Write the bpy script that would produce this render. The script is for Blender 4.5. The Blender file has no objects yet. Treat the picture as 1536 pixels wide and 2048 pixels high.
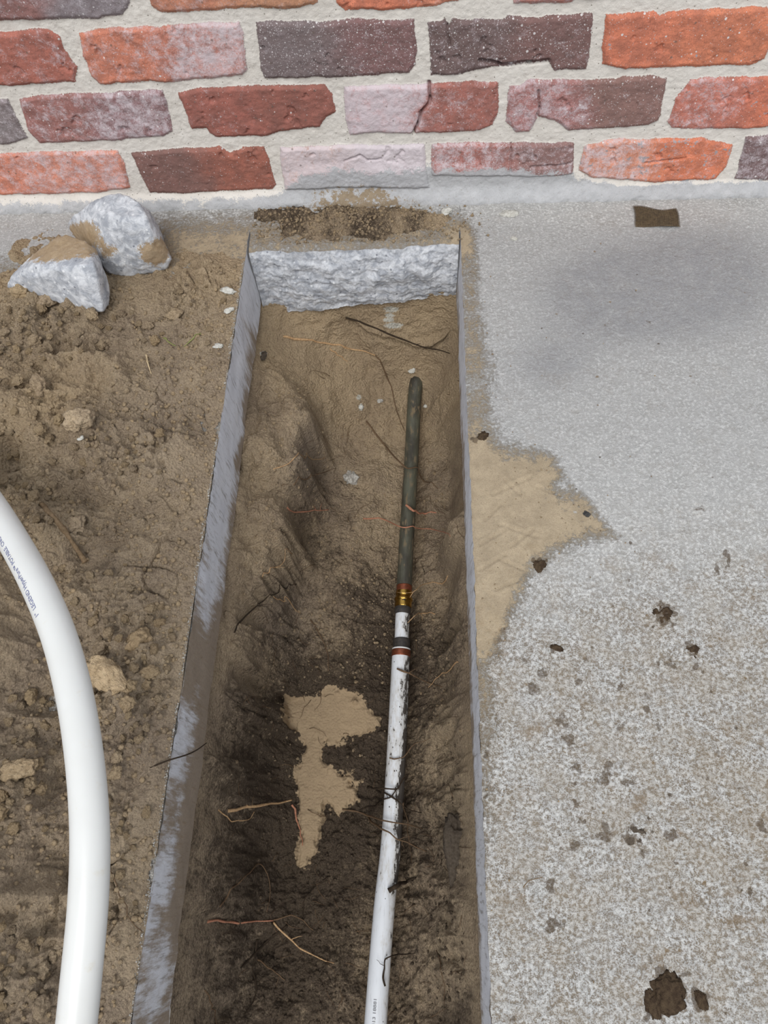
import bpy, bmesh, math, random
import numpy as np
from mathutils import Vector, Matrix, noise as mn
from mathutils.bvhtree import BVHTree

# ------------------------------------------------------------------ camera, light, exposure
SC = bpy.context.scene
COL = SC.collection
CH = 0.74                      # camera height above the slab
FPX = 1427.22
M = np.array([[0.99883327, 0.00141158, 0.04827107],
              [0.02060791, 0.89152975, -0.45249312],
              [-0.04367382, 0.45295996, 0.89046049]])
cam_d = bpy.data.cameras.new('camera')
cam = bpy.data.objects.new('camera', cam_d)
COL.objects.link(cam)
cam_d.sensor_fit = 'VERTICAL'
cam_d.sensor_height = 36.0
cam_d.sensor_width = 27.0
cam_d.lens = 36.0 * FPX / 2048.0
cam_d.clip_start = 0.02
R4 = Matrix([list(r) for r in M]).to_4x4()
cam.matrix_world = Matrix.Translation((0, 0, CH)) @ R4
SC.camera = cam

world = bpy.data.worlds.new('overcast_sky')
SC.world = world
world.use_nodes = True
wn = world.node_tree.nodes
wl = world.node_tree.links
wn.clear()
w_out = wn.new('ShaderNodeOutputWorld')
w_bg = wn.new('ShaderNodeBackground')
w_tc = wn.new('ShaderNodeTexCoord')
w_sep = wn.new('ShaderNodeSeparateXYZ')
w_ramp = wn.new('ShaderNodeValToRGB')
wl.new(w_tc.outputs['Generated'], w_sep.inputs[0])
w_mr = wn.new('ShaderNodeMapRange')
w_mr.inputs[1].default_value = -1; w_mr.inputs[2].default_value = 1
wl.new(w_sep.outputs['Z'], w_mr.inputs[0])
wl.new(w_mr.outputs[0], w_ramp.inputs[0])
w_ramp.color_ramp.elements[0].position = 0.45
w_ramp.color_ramp.elements[0].color = (0.30, 0.29, 0.28, 1)
w_ramp.color_ramp.elements[1].position = 0.62
w_ramp.color_ramp.elements[1].color = (0.90, 0.95, 1.04, 1)
wl.new(w_ramp.outputs[0], w_bg.inputs['Color'])
w_bg.inputs['Strength'].default_value = 0.86
wl.new(w_bg.outputs[0], w_out.inputs['Surface'])

sun_d = bpy.data.lights.new('sun', 'SUN')
sun_d.energy = 2.1
sun_d.angle = math.radians(34)
sun_d.color = (1.0, 0.985, 0.96)
sun = bpy.data.objects.new('sun', sun_d)
COL.objects.link(sun)
sun.rotation_euler = Vector((0.08, 0.72, -1.0)).to_track_quat('-Z', 'Y').to_euler()
SC.view_settings.view_transform = 'Standard'
SC.view_settings.look = 'None'
SC.view_settings.gamma = 1.0
SC.view_settings.use_curve_mapping = False
SC.view_settings.exposure = 0.06
SC.cycles.max_bounces = 4
SC.cycles.diffuse_bounces = 3
SC.cycles.glossy_bounces = 2
SC.cycles.use_adaptive_sampling = True
SC.cycles.adaptive_threshold = 0.03

# ------------------------------------------------------------------ measuring helpers
YW = 0.900                     # wall face
XL, XR = -0.2482, 0.0613       # the two saw cuts
YB = 0.800                     # broken end of the slot
TH = 0.100                     # slab thickness

def ray(u, v):
    return M @ np.array([u - 768.0, -(v - 1024.0), -FPX])
def at_z(u, v, z=0.0):
    r = ray(u, v); return r * ((z - CH) / r[2]) + np.array([0, 0, CH])
def at_y(u, v, y=YW):
    r = ray(u, v); return r * (y / r[1]) + np.array([0, 0, CH])
def at_depth(u, v, d):
    return ray(u, v) / FPX * d + np.array([0, 0, CH])
def project(x, y, z):
    zz = np.asarray(z) - CH
    qx = M[0, 0] * x + M[1, 0] * y + M[2, 0] * zz
    qy = M[0, 1] * x + M[1, 1] * y + M[2, 1] * zz
    qz = M[0, 2] * x + M[1, 2] * y + M[2, 2] * zz
    return 768 + FPX * qx / -qz, 1024 - FPX * qy / -qz

# ------------------------------------------------------------------ numpy noise
def _h(ix, iy, seed):
    n = (ix.astype(np.int64) * 374761393 + iy.astype(np.int64) * 668265263 + seed * 1274126177) & 0xFFFFFFFF
    n = ((n ^ (n >> 13)) * 1274126177) & 0xFFFFFFFF
    n = n ^ (n >> 16)
    n = (n * 2246822519) & 0xFFFFFFFF
    n = n ^ (n >> 15)
    return (n & 0xFFFFFF) / float(0xFFFFFF)
def vn(x, y, seed=0):
    ix = np.floor(x); iy = np.floor(y)
    fx = x - ix; fy = y - iy
    ix = ix.astype(np.int64); iy = iy.astype(np.int64)
    sx = fx * fx * fx * (fx * (fx * 6 - 15) + 10); sy = fy * fy * fy * (fy * (fy * 6 - 15) + 10)
    a = _h(ix, iy, seed); b = _h(ix + 1, iy, seed); c = _h(ix, iy + 1, seed); d = _h(ix + 1, iy + 1, seed)
    return (a + (b - a) * sx + (c - a) * sy + (a - b - c + d) * sx * sy) * 2 - 1
def fbm(x, y, f, octv=4, seed=0, gain=0.5):
    s = 0; a = 1; t = 0
    for i in range(octv):
        ca, sa = math.cos(i * 1.3), math.sin(i * 1.3)
        s = s + a * vn((x * ca - y * sa) * f + 17.3 * i, (x * sa + y * ca) * f - 9.1 * i, seed + i * 7)
        t += a; a *= gain; f *= 2.03
    return s / t
def ridged(x, y, f, octv=3, seed=0):
    s = 0; a = 1; t = 0
    for i in range(octv):
        s = s + a * (1 - np.abs(vn(x * f + 5 * i, y * f, seed + i)) * 2); t += a; a *= 0.5; f *= 2.1
    return s / t
def crumbs(x, y, f, seed=0, dens=0.7, rmin=0.2, rmax=0.5):
    """spherical caps scattered on a jittered lattice; height in units of the cell"""
    X = x * f; Y = y * f
    ix = np.floor(X).astype(np.int64); iy = np.floor(Y).astype(np.int64)
    out = np.zeros_like(X)
    for dx in (-1, 0, 1):
        for dy in (-1, 0, 1):
            cx = ix + dx; cy = iy + dy
            jx = cx + 0.2 + 0.6 * _h(cx, cy, seed); jy = cy + 0.2 + 0.6 * _h(cx, cy, seed + 11)
            r = rmin + (rmax - rmin) * _h(cx, cy, seed + 23) ** 2
            on = _h(cx, cy, seed + 31) < dens
            asp = 0.75 + 0.5 * _h(cx, cy, seed + 41)
            d2 = ((X - jx) * asp) ** 2 + ((Y - jy) / asp) ** 2
            k = r * r - d2
            out = np.maximum(out, np.where(on & (k > 0), np.sqrt(np.maximum(k, 0)), 0))
    return out
def cells(x, y, f, seed=0):
    X = x * f; Y = y * f
    ix = np.floor(X).astype(np.int64); iy = np.floor(Y).astype(np.int64)
    d1 = np.full(X.shape, 9.0); d2 = np.full(X.shape, 9.0)
    for dx in (-1, 0, 1):
        for dy in (-1, 0, 1):
            cx = ix + dx; cy = iy + dy
            d = np.hypot(X - cx - _h(cx, cy, seed), Y - cy - _h(cx, cy, seed + 5))
            n1 = np.minimum(d1, d); d2 = np.minimum(np.maximum(d1, d), d2); d1 = n1
    return d1, d2
def sstep(a, b, x):
    t = np.clip((x - a) / (b - a), 0, 1); return t * t * (3 - 2 * t)

class TPS:
    def __init__(self, pts, vals, reg=1e-4):
        self.p = np.array(pts, float)[:, :2]; v = np.array(vals, float); n = len(self.p)
        K = self.U(self.p, self.p) + np.eye(n) * reg
        P = np.c_[np.ones(n), self.p]
        A = np.block([[K, P], [P.T, np.zeros((3, 3))]])
        s = np.linalg.solve(A, np.r_[v, 0, 0, 0]); self.w = s[:n]; self.a = s[n:]
    @staticmethod
    def U(a, b):
        r2 = (a[:, None, 0] - b[None, :, 0]) ** 2 + (a[:, None, 1] - b[None, :, 1]) ** 2
        return 0.5 * r2 * np.log(r2 + 1e-12)
    def __call__(self, x, y):
        x = np.asarray(x, float); sh = x.shape; q = np.c_[x.ravel(), np.asarray(y, float).ravel()]
        out = np.empty(len(q))
        for i in range(0, len(q), 60000):
            c = q[i:i + 60000]
            out[i:i + 60000] = self.U(c, self.p) @ self.w + self.a[0] + c @ self.a[1:]
        return out.reshape(sh)

def poly_sdf(px, py, P):
    """positive inside"""
    P = np.array(P, float); n = len(P)
    d = np.full(px.shape, 1e9); ins = np.zeros(px.shape, bool)
    for i in range(n):
        ax, ay = P[i]; bx, by = P[(i + 1) % n]
        ex, ey = bx - ax, by - ay
        t = np.clip(((px - ax) * ex + (py - ay) * ey) / (ex * ex + ey * ey + 1e-12), 0, 1)
        d = np.minimum(d, np.hypot(px - ax - t * ex, py - ay - t * ey))
        c = ((ay > py) != (by > py)) & (px < (bx - ax) * (py - ay) / ((by - ay) if by != ay else 1e-9) + ax)
        ins ^= c
    return np.where(ins, d, -d)

# ------------------------------------------------------------------ mesh helpers
def link(name, me, mat=None, parent=None, smooth=True):
    o = bpy.data.objects.new(name, me); COL.objects.link(o)
    if mat is not None: me.materials.append(mat)
    if smooth and len(me.polygons): me.polygons.foreach_set('use_smooth', np.ones(len(me.polygons), bool))
    if parent is not None: o.parent = parent
    return o
def tag(o, label=None, cat=None, group=None, kind=None):
    if label: o['label'] = label
    if cat: o['category'] = cat
    if group: o['group'] = group
    if kind: o['kind'] = kind
    return o
def mesh_from(name, co, faces4, attrs=None):
    me = bpy.data.meshes.new(name)
    me.vertices.add(len(co)); me.vertices.foreach_set('co', np.ascontiguousarray(co, dtype=np.float32).ravel())
    nf = len(faces4); k = faces4.shape[1]
    me.loops.add(nf * k); me.loops.foreach_set('vertex_index', faces4.astype(np.int32).ravel())
    me.polygons.add(nf); me.polygons.foreach_set('loop_start', np.arange(0, nf * k, k, dtype=np.int32))
    me.polygons.foreach_set('loop_total', np.full(nf, k, dtype=np.int32))
    me.update(calc_edges=True)
    for nm, arr in (attrs or {}).items():
        arr = np.asarray(arr, dtype=np.float32)
        if arr.ndim == 2:
            a = me.attributes.new(nm, 'FLOAT_COLOR', 'POINT'); a.data.foreach_set('color', np.c_[arr, np.ones(len(arr))].astype(np.float32).ravel())
        else:
            a = me.attributes.new(nm, 'FLOAT', 'POINT'); a.data.foreach_set('value', arr.ravel())
    return me
def grid_faces(ny, nx, off=0, flip=False):
    i = np.arange(ny * nx).reshape(ny, nx)
    f = np.stack([i[:-1, :-1], i[:-1, 1:], i[1:, 1:], i[1:, :-1]], -1).reshape(-1, 4)
    if flip: f = f[:, ::-1]
    return f + off
def grid_mesh(name, X, Y, Z, attrs=None, flip=False, mask=None):
    ny, nx = X.shape
    f = grid_faces(ny, nx, 0, flip)
    co = np.stack([X, Y, Z], -1).reshape(-1, 3)
    at = {k: (v.reshape(-1, 3) if v.ndim == 3 else v.ravel()) for k, v in (attrs or {}).items()}
    if mask is not None:
        m = mask.ravel(); keep = m[f].any(1); f = f[keep]
        used = np.zeros(len(co), bool); used[f.ravel()] = True
        idx = np.cumsum(used) - 1; f = idx[f]; co = co[used]; at = {k: v[used] for k, v in at.items()}
    return mesh_from(name, co, f, at)
def merge_np(parts):
    """parts: list of (co, faces4, attrs) -> one"""
    co = []; fs = []; at = {}; off = 0
    for c, f, a in parts:
        co.append(c); fs.append(f + off); off += len(c)
        for k, v in a.items(): at.setdefault(k, []).append(v)
    return np.concatenate(co), np.concatenate(fs), {k: np.concatenate(v) for k, v in at.items()}

def srgb(r, g, b):
    def l(c):
        c = c / 255.0
        return c / 12.92 if c <= 0.04045 else ((c + 0.055) / 1.055) ** 2.4
    return (l(r), l(g), l(b))

# ------------------------------------------------------------------ node helper
class NT:
    def __init__(self, name):
        self.m = bpy.data.materials.new(name); self.m.use_nodes = True
        self.t = self.m.node_tree; self.t.nodes.clear()
        self.out = self.t.nodes.new('ShaderNodeOutputMaterial')
        self.b = self.t.nodes.new('ShaderNodeBsdfPrincipled')
        self.t.links.new(self.b.outputs[0], self.out.inputs[0])
        self.tc = self.t.nodes.new('ShaderNodeTexCoord')
        self.co = self.tc.outputs['Object']
    def n(self, typ, **kw):
        x = self.t.nodes.new(typ)
        for k, v in kw.items(): setattr(x, k, v)
        return x
    def put(self, sock, v):
        if v is None: return
        if isinstance(v, bpy.types.NodeSocket): self.t.links.new(v, sock)
        else:
            if isinstance(v, tuple) and len(v) == 3 and sock.type == 'RGBA': v = (*v, 1)
            sock.default_value = v
    def noise(self, scale, detail=4, rough=0.55, co=None, dist=0.0, off=None):
        x = self.n('ShaderNodeTexNoise'); c = co or self.co
        if off is not None: c = self.mapping(c, loc=off)
        self.put(x.inputs['Vector'], c)
        x.inputs['Scale'].default_value = scale; x.inputs['Detail'].default_value = detail
        x.inputs['Roughness'].default_value = rough; x.inputs['Distortion'].default_value = dist
        return x.outputs[0]
    def amp(self, v, k=1.5):
        return self.ma('MULTIPLY_ADD', self.ma('SUBTRACT', v, 0.5), k, 0.5)
    def mapping(self, co, loc=(0, 0, 0), scale=(1, 1, 1), rot=(0, 0, 0)):
        x = self.n('ShaderNodeMapping'); self.put(x.inputs[0], co)
        x.inputs['Location'].default_value = loc; x.inputs['Scale'].default_value = scale; x.inputs['Rotation'].default_value = rot
        return x.outputs[0]
    def vor(self, scale, co=None, feat='F1', rand=1.0):
        x = self.n('ShaderNodeTexVoronoi'); x.feature = feat; self.put(x.inputs['Vector'], co or self.co)
        x.inputs['Scale'].default_value = scale; x.inputs['Randomness'].default_value = rand
        return x
    def attr(self, nm, col=False):
        x = self.n('ShaderNodeAttribute'); x.attribute_name = nm
        return x.outputs['Color'] if col else x.outputs['Fac']
    def ma(self, op, a, b=None, c=None, clamp=False):
        x = self.n('ShaderNodeMath', operation=op, use_clamp=clamp)
        self.put(x.inputs[0], a); self.put(x.inputs[1], b)
        if c is not None: self.put(x.inputs[2], c)
        return x.outputs[0]
    def ss(self, v, a, b, lo=0.0, hi=1.0):
        x = self.n('ShaderNodeMapRange'); x.interpolation_type = 'SMOOTHSTEP'
        self.put(x.inputs[0], v); self.put(x.inputs[1], a); self.put(x.inputs[2], b); self.put(x.inputs[3], lo); self.put(x.inputs[4], hi)
        return x.outputs[0]
    def mix(self, f, a, b, mode='MIX'):
        x = self.n('ShaderNodeMix', data_type='RGBA', blend_type=mode)
        self.put(x.inputs[0], f); self.put(x.inputs[6], a); self.put(x.inputs[7], b)
        return x.outputs[2]
    def bump(self, h, dist, strength=1.0, nrm=None):
        x = self.n('ShaderNodeBump'); self.put(x.inputs['Height'], h)
        x.inputs['Distance'].default_value = dist; x.inputs['Strength'].default_value = strength
        if nrm is not None: self.put(x.inputs['Normal'], nrm)
        return x.outputs[0]
    def done(self, col, rough=0.9, nrm=None, spec=0.3, metal=0.0):
        self.put(self.b.inputs['Base Color'], col); self.put(self.b.inputs['Roughness'], rough)
        self.put(self.b.inputs['Specular IOR Level'], spec); self.put(self.b.inputs['Metallic'], metal)
        if nrm is not None: self.put(self.b.inputs['Normal'], nrm)
        return self.m

# ------------------------------------------------------------------ materials
def mat_wall():
    t = NT('old_brick_and_mortar')
    sdf = t.attr('sdf'); wash = t.attr('wash'); parge = t.attr('parge'); dirt = t.attr('dirt'); kind = t.attr('speck')
    bc = t.attr('brick', True); smear = t.attr('smear')
    e = t.ma('MULTIPLY_ADD', t.ma('SUBTRACT', t.noise(420, 4, 0.65), 0.5), 0.0045, sdf)
    mask = t.ss(e, -0.0004, 0.0006)
    # brick body
    v1 = t.noise(60, 5, 0.65); v2 = t.noise(700, 3, 0.6)
    c = t.mix(t.ss(v1, 0.3, 0.7), t.mix(1.0, bc, (0.70, 0.66, 0.66), 'MULTIPLY'), t.mix(1.0, bc, (1.18, 1.14, 1.10), 'MULTIPLY'))
    c = t.mix(0.22, c, srgb(200, 168, 156))
    c = t.mix(t.ss(v2, 0.45, 0.75, 0.0, 0.5), c, (0.12, 0.075, 0.065))
    # whitewash left in thin patches
    wnz = t.ma('ADD', t.ma('MULTIPLY', t.noise(75, 7, 0.68, dist=0.5), 0.65), t.ma('MULTIPLY', t.noise(520, 4, 0.7), 0.35))
    lo = t.ma('SUBTRACT', 0.74, t.ma('MULTIPLY', wash, 0.46))
    wf = t.ss(wnz, t.ma('SUBTRACT', lo, 0.10), t.ma('ADD', lo, 0.14), 0.0, 0.80)
    c = t.mix(wf, c, srgb(212, 202, 206))
    # paint specks
    vo = t.vor(190); rsel = t.ma('FRACT', t.ma('MULTIPLY', t.n('ShaderNodeSeparateColor').outputs[0], 1.0))
    sc_ = t.n('ShaderNodeSeparateColor'); t.put(sc_.inputs[0], vo.outputs['Color'])
    on = t.ma('LESS_THAN', sc_.outputs[0], t.ma('MULTIPLY', kind, 0.5))
    rad = t.ma('MULTIPLY_ADD', sc_.outputs[1], 0.22, 0.06)
    sp = t.ma('MULTIPLY', on, t.ma('SUBTRACT', 1.0, t.ss(vo.outputs['Distance'], rad, t.ma('ADD', rad, 0.07))))
    c = t.mix(t.ma('MULTIPLY', sp, 0.85), c, srgb(222, 218, 216))
    vo3 = t.vor(480); sc3 = t.n('ShaderNodeSeparateColor'); t.put(sc3.inputs[0], vo3.outputs['Color'])
    sp3 = t.ma('MULTIPLY', t.ma('LESS_THAN', sc3.outputs[0], t.ma('MULTIPLY', kind, 0.6)), t.ma('SUBTRACT', 1.0, t.ss(vo3.outputs['Distance'], 0.2, 0.32)))
    c = t.mix(t.ma('MULTIPLY', sp3, 0.65), c, srgb(215, 210, 210))
    vo2 = t.vor(120, t.mapping(t.co, loc=(3, 1, 2))); sc2 = t.n('ShaderNodeSeparateColor'); t.put(sc2.inputs[0], vo2.outputs['Color'])
    pit = t.ma('MULTIPLY', t.ma('LESS_THAN', sc2.outputs[0], 0.10), t.ma('SUBTRACT', 1.0, t.ss(vo2.outputs['Distance'], 0.10, 0.24)))
    c = t.mix(t.ma('MULTIPLY', pit, 0.7), c, srgb(112, 100, 92))
    # splashes of cement on some bricks
    sm = t.ss(t.ma('ADD', t.noise(120, 6, 0.65), t.ma('MULTIPLY', smear, 0.5)), 0.74, 0.79)
    c = t.mix(t.ma('MULTIPLY', sm, 0.9), c, t.mix(t.noise(400, 3), srgb(140, 142, 146), srgb(175, 176, 180)))
    # mortar
    m1 = t.noise(35, 4); m2 = t.noise(900, 4, 0.7)
    mc = t.mix(m1, srgb(206, 199, 189), srgb(230, 225, 217))
    mc = t.mix(t.ss(m2, 0.55, 0.80, 0, .7), mc, srgb(168, 160, 148))
    vo4 = t.vor(260, t.mapping(t.co, loc=(1, 7, 2))); s4 = t.n('ShaderNodeSeparateColor'); t.put(s4.inputs[0], vo4.outputs['Color'])
    mc = t.mix(t.ma('MULTIPLY', t.ma('LESS_THAN', s4.outputs[0], 0.14), t.ma('SUBTRACT', 1.0, t.ss(vo4.outputs['Distance'], 0.1, 0.25)), None), mc, srgb(122, 114, 100))
    c = t.mix(mask, mc, c)
    # cement skim near the foot
    pn = t.ma('ADD', t.ma('MULTIPLY', t.noise(55, 7, 0.7), 0.7), t.ma('MULTIPLY', t.noise(500, 3), 0.3))
    pf = t.ss(pn, t.ma('SUBTRACT', 0.80, t.ma('MULTIPLY', parge, 0.6)), t.ma('SUBTRACT', 0.88, t.ma('MULTIPLY', parge, 0.6)))
    pc = t.mix(t.noise(70, 5), srgb(160, 161, 163), srgb(196, 196, 197))
    pc = t.mix(t.ss(t.noise(600, 3, 0.7), 0.56, 0.72), pc, srgb(150, 146, 140))
    c = t.mix(t.ma('MULTIPLY', pf, 0.93), c, pc)
    dn = t.ma('ADD', t.ma('MULTIPLY', t.noise(110, 7, 0.72), 0.8), t.ma('MULTIPLY', t.noise(900, 2), 0.2))
    df = t.ss(dn, t.ma('SUBTRACT', 0.86, t.ma('MULTIPLY', dirt, 0.52)), t.ma('SUBTRACT', 0.90, t.ma('MULTIPLY', dirt, 0.5)))
    c = t.mix(t.ma('MULTIPLY', df, 0.85), c, t.mix(t.noise(300, 3), srgb(120, 98, 70), srgb(165, 145, 112)))
    h = t.ma('ADD', t.ma('MULTIPLY', mask, 0.7), t.ma('MULTIPLY', t.noise(420, 6, 0.7), 1.1))
    h = t.ma('ADD', h, t.ma('MULTIPLY', t.noise(1500, 2), 0.3))
    return t.done(c, 0.93, t.bump(h, 0.0013, 0.75), 0.15)

def mat_slab():
    t = NT('weathered_concrete')
    sand = t.attr('sand'); spot = t.attr('spot'); grime = t.attr('grime'); darker = t.attr('darker')
    vg = t.vor(260, t.mapping(t.co, loc=(1, 2, 3)), feat='SMOOTH_F1')
    g = t.ma('ADD', t.ma('MULTIPLY', t.noise(300, 5, 0.7), 0.72), t.ma('MULTIPLY', t.ma('SUBTRACT', 1.0, vg.outputs['Distance']), 0.20)); g2 = t.noise(800, 3, 0.65); g3 = t.noise(45, 5, 0.65)
    base = t.mix(t.amp(g3, 2), srgb(184, 183, 180), srgb(206, 204, 200))
    base = t.mix(t.ss(g, 0.46, 0.60, 0, 0.65), base, srgb(238, 236, 231))
    base = t.mix(t.ma('MULTIPLY', darker, t.ss(g3, 0.1, 0.7, 0.5, 1.0)), base, srgb(150, 150, 152))  # masked areas go to a mid grey
    pits = t.ss(t.ma('ADD', t.ma('MULTIPLY', g, 0.6), t.ma('MULTIPLY', g2, 0.4)), 0.515, 0.42)
    amt = t.ss(t.ma('ADD', grime, t.ma('MULTIPLY', t.ma('SUBTRACT', t.noise(22, 5, 0.7), 0.5), 1.3)), 0.05, 1.15, 0.10, 0.85)
    c = t.mix(t.ma('MULTIPLY', pits, amt), base, srgb(122, 106, 84))
    gs = t.ss(t.ma('ADD', t.ma('MULTIPLY', t.noise(30, 7, 0.75, off=(2, 3, 1)), 0.8), t.ma('MULTIPLY', grime, 0.12)), 0.44, 0.60)
    c = t.mix(t.ma('MULTIPLY', gs, t.ma('MULTIPLY', grime, 0.34)), c, srgb(166, 150, 126))
    # fallen sand
    sn = t.ma('ADD', t.ma('MULTIPLY', t.noise(60, 8, 0.78), 0.45), t.ma('MULTIPLY', t.ma('SUBTRACT', 1.0, g), 0.40))
    lo = t.ma('SUBTRACT', 0.80, t.ma('MULTIPLY', sand, 0.62))
    sf = t.ss(sn, t.ma('SUBTRACT', lo, 0.06), t.ma('ADD', lo, 0.14), 0, 0.95)
    sc = t.mix(t.amp(t.noise(45, 7, 0.7), 2.2), srgb(146, 130, 106), srgb(180, 162, 134))
    sc = t.mix(t.ss(t.noise(900, 3, .7), 0.48, 0.66, 0, 0.5), sc, srgb(120, 104, 82))
    c = t.mix(sf, c, sc)
    # dark specks and mud marks
    vo = t.vor(95, t.mapping(t.co, loc=(0.3, 5, 0))); s = t.n('ShaderNodeSeparateColor'); t.put(s.inputs[0], vo.outputs['Color'])
    dd = t.ma('ADD', vo.outputs['Distance'], t.ma('MULTIPLY', t.ma('SUBTRACT', t.noise(300, 4), 0.5), 0.35))
    sp = t.ma('MULTIPLY', t.ma('LESS_THAN', s.outputs[0], t.ma('MULTIPLY_ADD', grime, 0.16, 0.03)), t.ma('SUBTRACT', 1.0, t.ss(dd, t.ma('MULTIPLY', s.outputs[1], 0.12), t.ma('MULTIPLY_ADD', s.outputs[1], 0.16, 0.08))))
    c = t.mix(t.ma('MULTIPLY', sp, 0.75), c, t.mix(s.outputs[2], srgb(78, 64, 48), srgb(140, 118, 88)))
    sm = t.ss(t.noise(20, 8, 0.8, off=(8, 1, 4)), 0.55, 0.66)
    c = t.mix(t.ma('MULTIPLY', sm, t.ma('MULTIPLY', grime, 0.75)), c, srgb(138, 118, 92))
    so = t.ss(t.ma('ADD', spot, t.ma('MULTIPLY', t.ma('SUBTRACT', t.noise(260, 5, 0.7), 0.5), 1.3)), 0.45, 0.75)
    c = t.mix(t.ma('MULTIPLY', so, 0.75), c, t.mix(t.noise(500, 3), srgb(70, 56, 42), srgb(116, 100, 80)))
    h = t.ma('ADD', g, t.ma('MULTIPLY', g2, 0.45))
    h = t.ma('MULTIPLY', h, t.ma('SUBTRACT', 1.0, t.ma('MULTIPLY', sf, 0.75)))
    h = t.ma('ADD', h, t.ma('MULTIPLY', t.noise(1800, 2), 0.12))
    return t.done(c, 0.93, t.bump(h, 0.0042, 1.0), 0.15)

def mat_cut():
    t = NT('sawn_concrete_face')
    mud = t.attr('mud')
    co = t.mapping(t.co, rot=(math.radians(28), 0, 0), scale=(1, 1, 0.12))
    st = t.noise(260, 5, 0.7, co=co); n1 = t.noise(30, 4)
    c = t.mix(n1, srgb(190, 191, 197), srgb(216, 216, 218))
    c = t.mix(t.ss(st, 0.52, 0.68, 0, 0.7), c, srgb(128, 122, 116))
    lo = t.ma('SUBTRACT', 0.80, t.ma('MULTIPLY', mud, 0.6))
    mn_ = t.ma('ADD', t.ma('MULTIPLY', t.noise(26, 6, 0.7, co=t.mapping(t.co, rot=(math.radians(-35), 0, 0), scale=(1, 1, 0.35))), 0.6), t.ma('MULTIPLY', t.noise(180, 5, 0.7, co=co), 0.4))
    mf = t.ss(mn_, t.ma('SUBTRACT', lo, .05), t.ma('ADD', lo, 0.14), 0, 0.88)
    c = t.mix(mf, c, t.mix(t.noise(300, 4), srgb(112, 95, 74), srgb(146, 127, 102)))
    return t.done(c, 0.85, t.bump(t.ma('ADD', st, t.noise(700, 3)), 0.0007, 0.7), 0.2)

def mat_broken(name='broken_concrete', tint=None, dirt=0.0):
    t = NT(name)
    n1 = t.noise(70, 7, 0.7, dist=0.6); n2 = t.noise(420, 5, 0.7)
    c = t.mix(t.ss(n1, 0.35, 0.65), srgb(158, 161, 167), srgb(214, 215, 217))
    c = t.mix(t.ss(n2, 0.55, 0.72, 0, 0.5), c, srgb(146, 149, 158))
    vo = t.vor(150); s = t.n('ShaderNodeSeparateColor'); t.put(s.inputs[0], vo.outputs['Color'])
    dd = t.ma('ADD', vo.outputs['Distance'], t.ma('MULTIPLY', t.ma('SUBTRACT', n2, 0.5), 0.3))
    c = t.mix(t.ma('MULTIPLY', t.ma('LESS_THAN', s.outputs[0], 0.14), t.ma('SUBTRACT', 0.8, t.ss(dd, 0.16, 0.3, 0, 0.8))), c, srgb(110, 112, 120))
    c = t.mix(t.ma('MULTIPLY', t.ma('GREATER_THAN', s.outputs[1], 0.86), t.ma('SUBTRACT', 0.9, t.ss(dd, 0.15, 0.34, 0, 0.9))), c, srgb(228, 228, 228))
    if dirt:
        up = t.attr('dirt')
        lo = t.ma('SUBTRACT', 0.84, t.ma('MULTIPLY', up, 0.62))
        dn = t.ma('ADD', t.ma('MULTIPLY', t.noise(50, 6, 0.7), 0.65), t.ma('MULTIPLY', t.noise(500, 3), 0.3))
        c = t.mix(t.ss(dn, lo, t.ma('ADD', lo, 0.08), 0, 0.85), c, t.mix(t.noise(200, 4), srgb(140, 112, 74), srgb(178, 152, 112)))
    h = t.ma('ADD', n1, t.ma('MULTIPLY', n2, 0.6))
    return t.done(c, 0.92, t.bump(t.ma('ADD', h, t.ma('MULTIPLY', t.noise(1300, 3), 0.25)), 0.0022, 0.8), 0.15)

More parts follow.
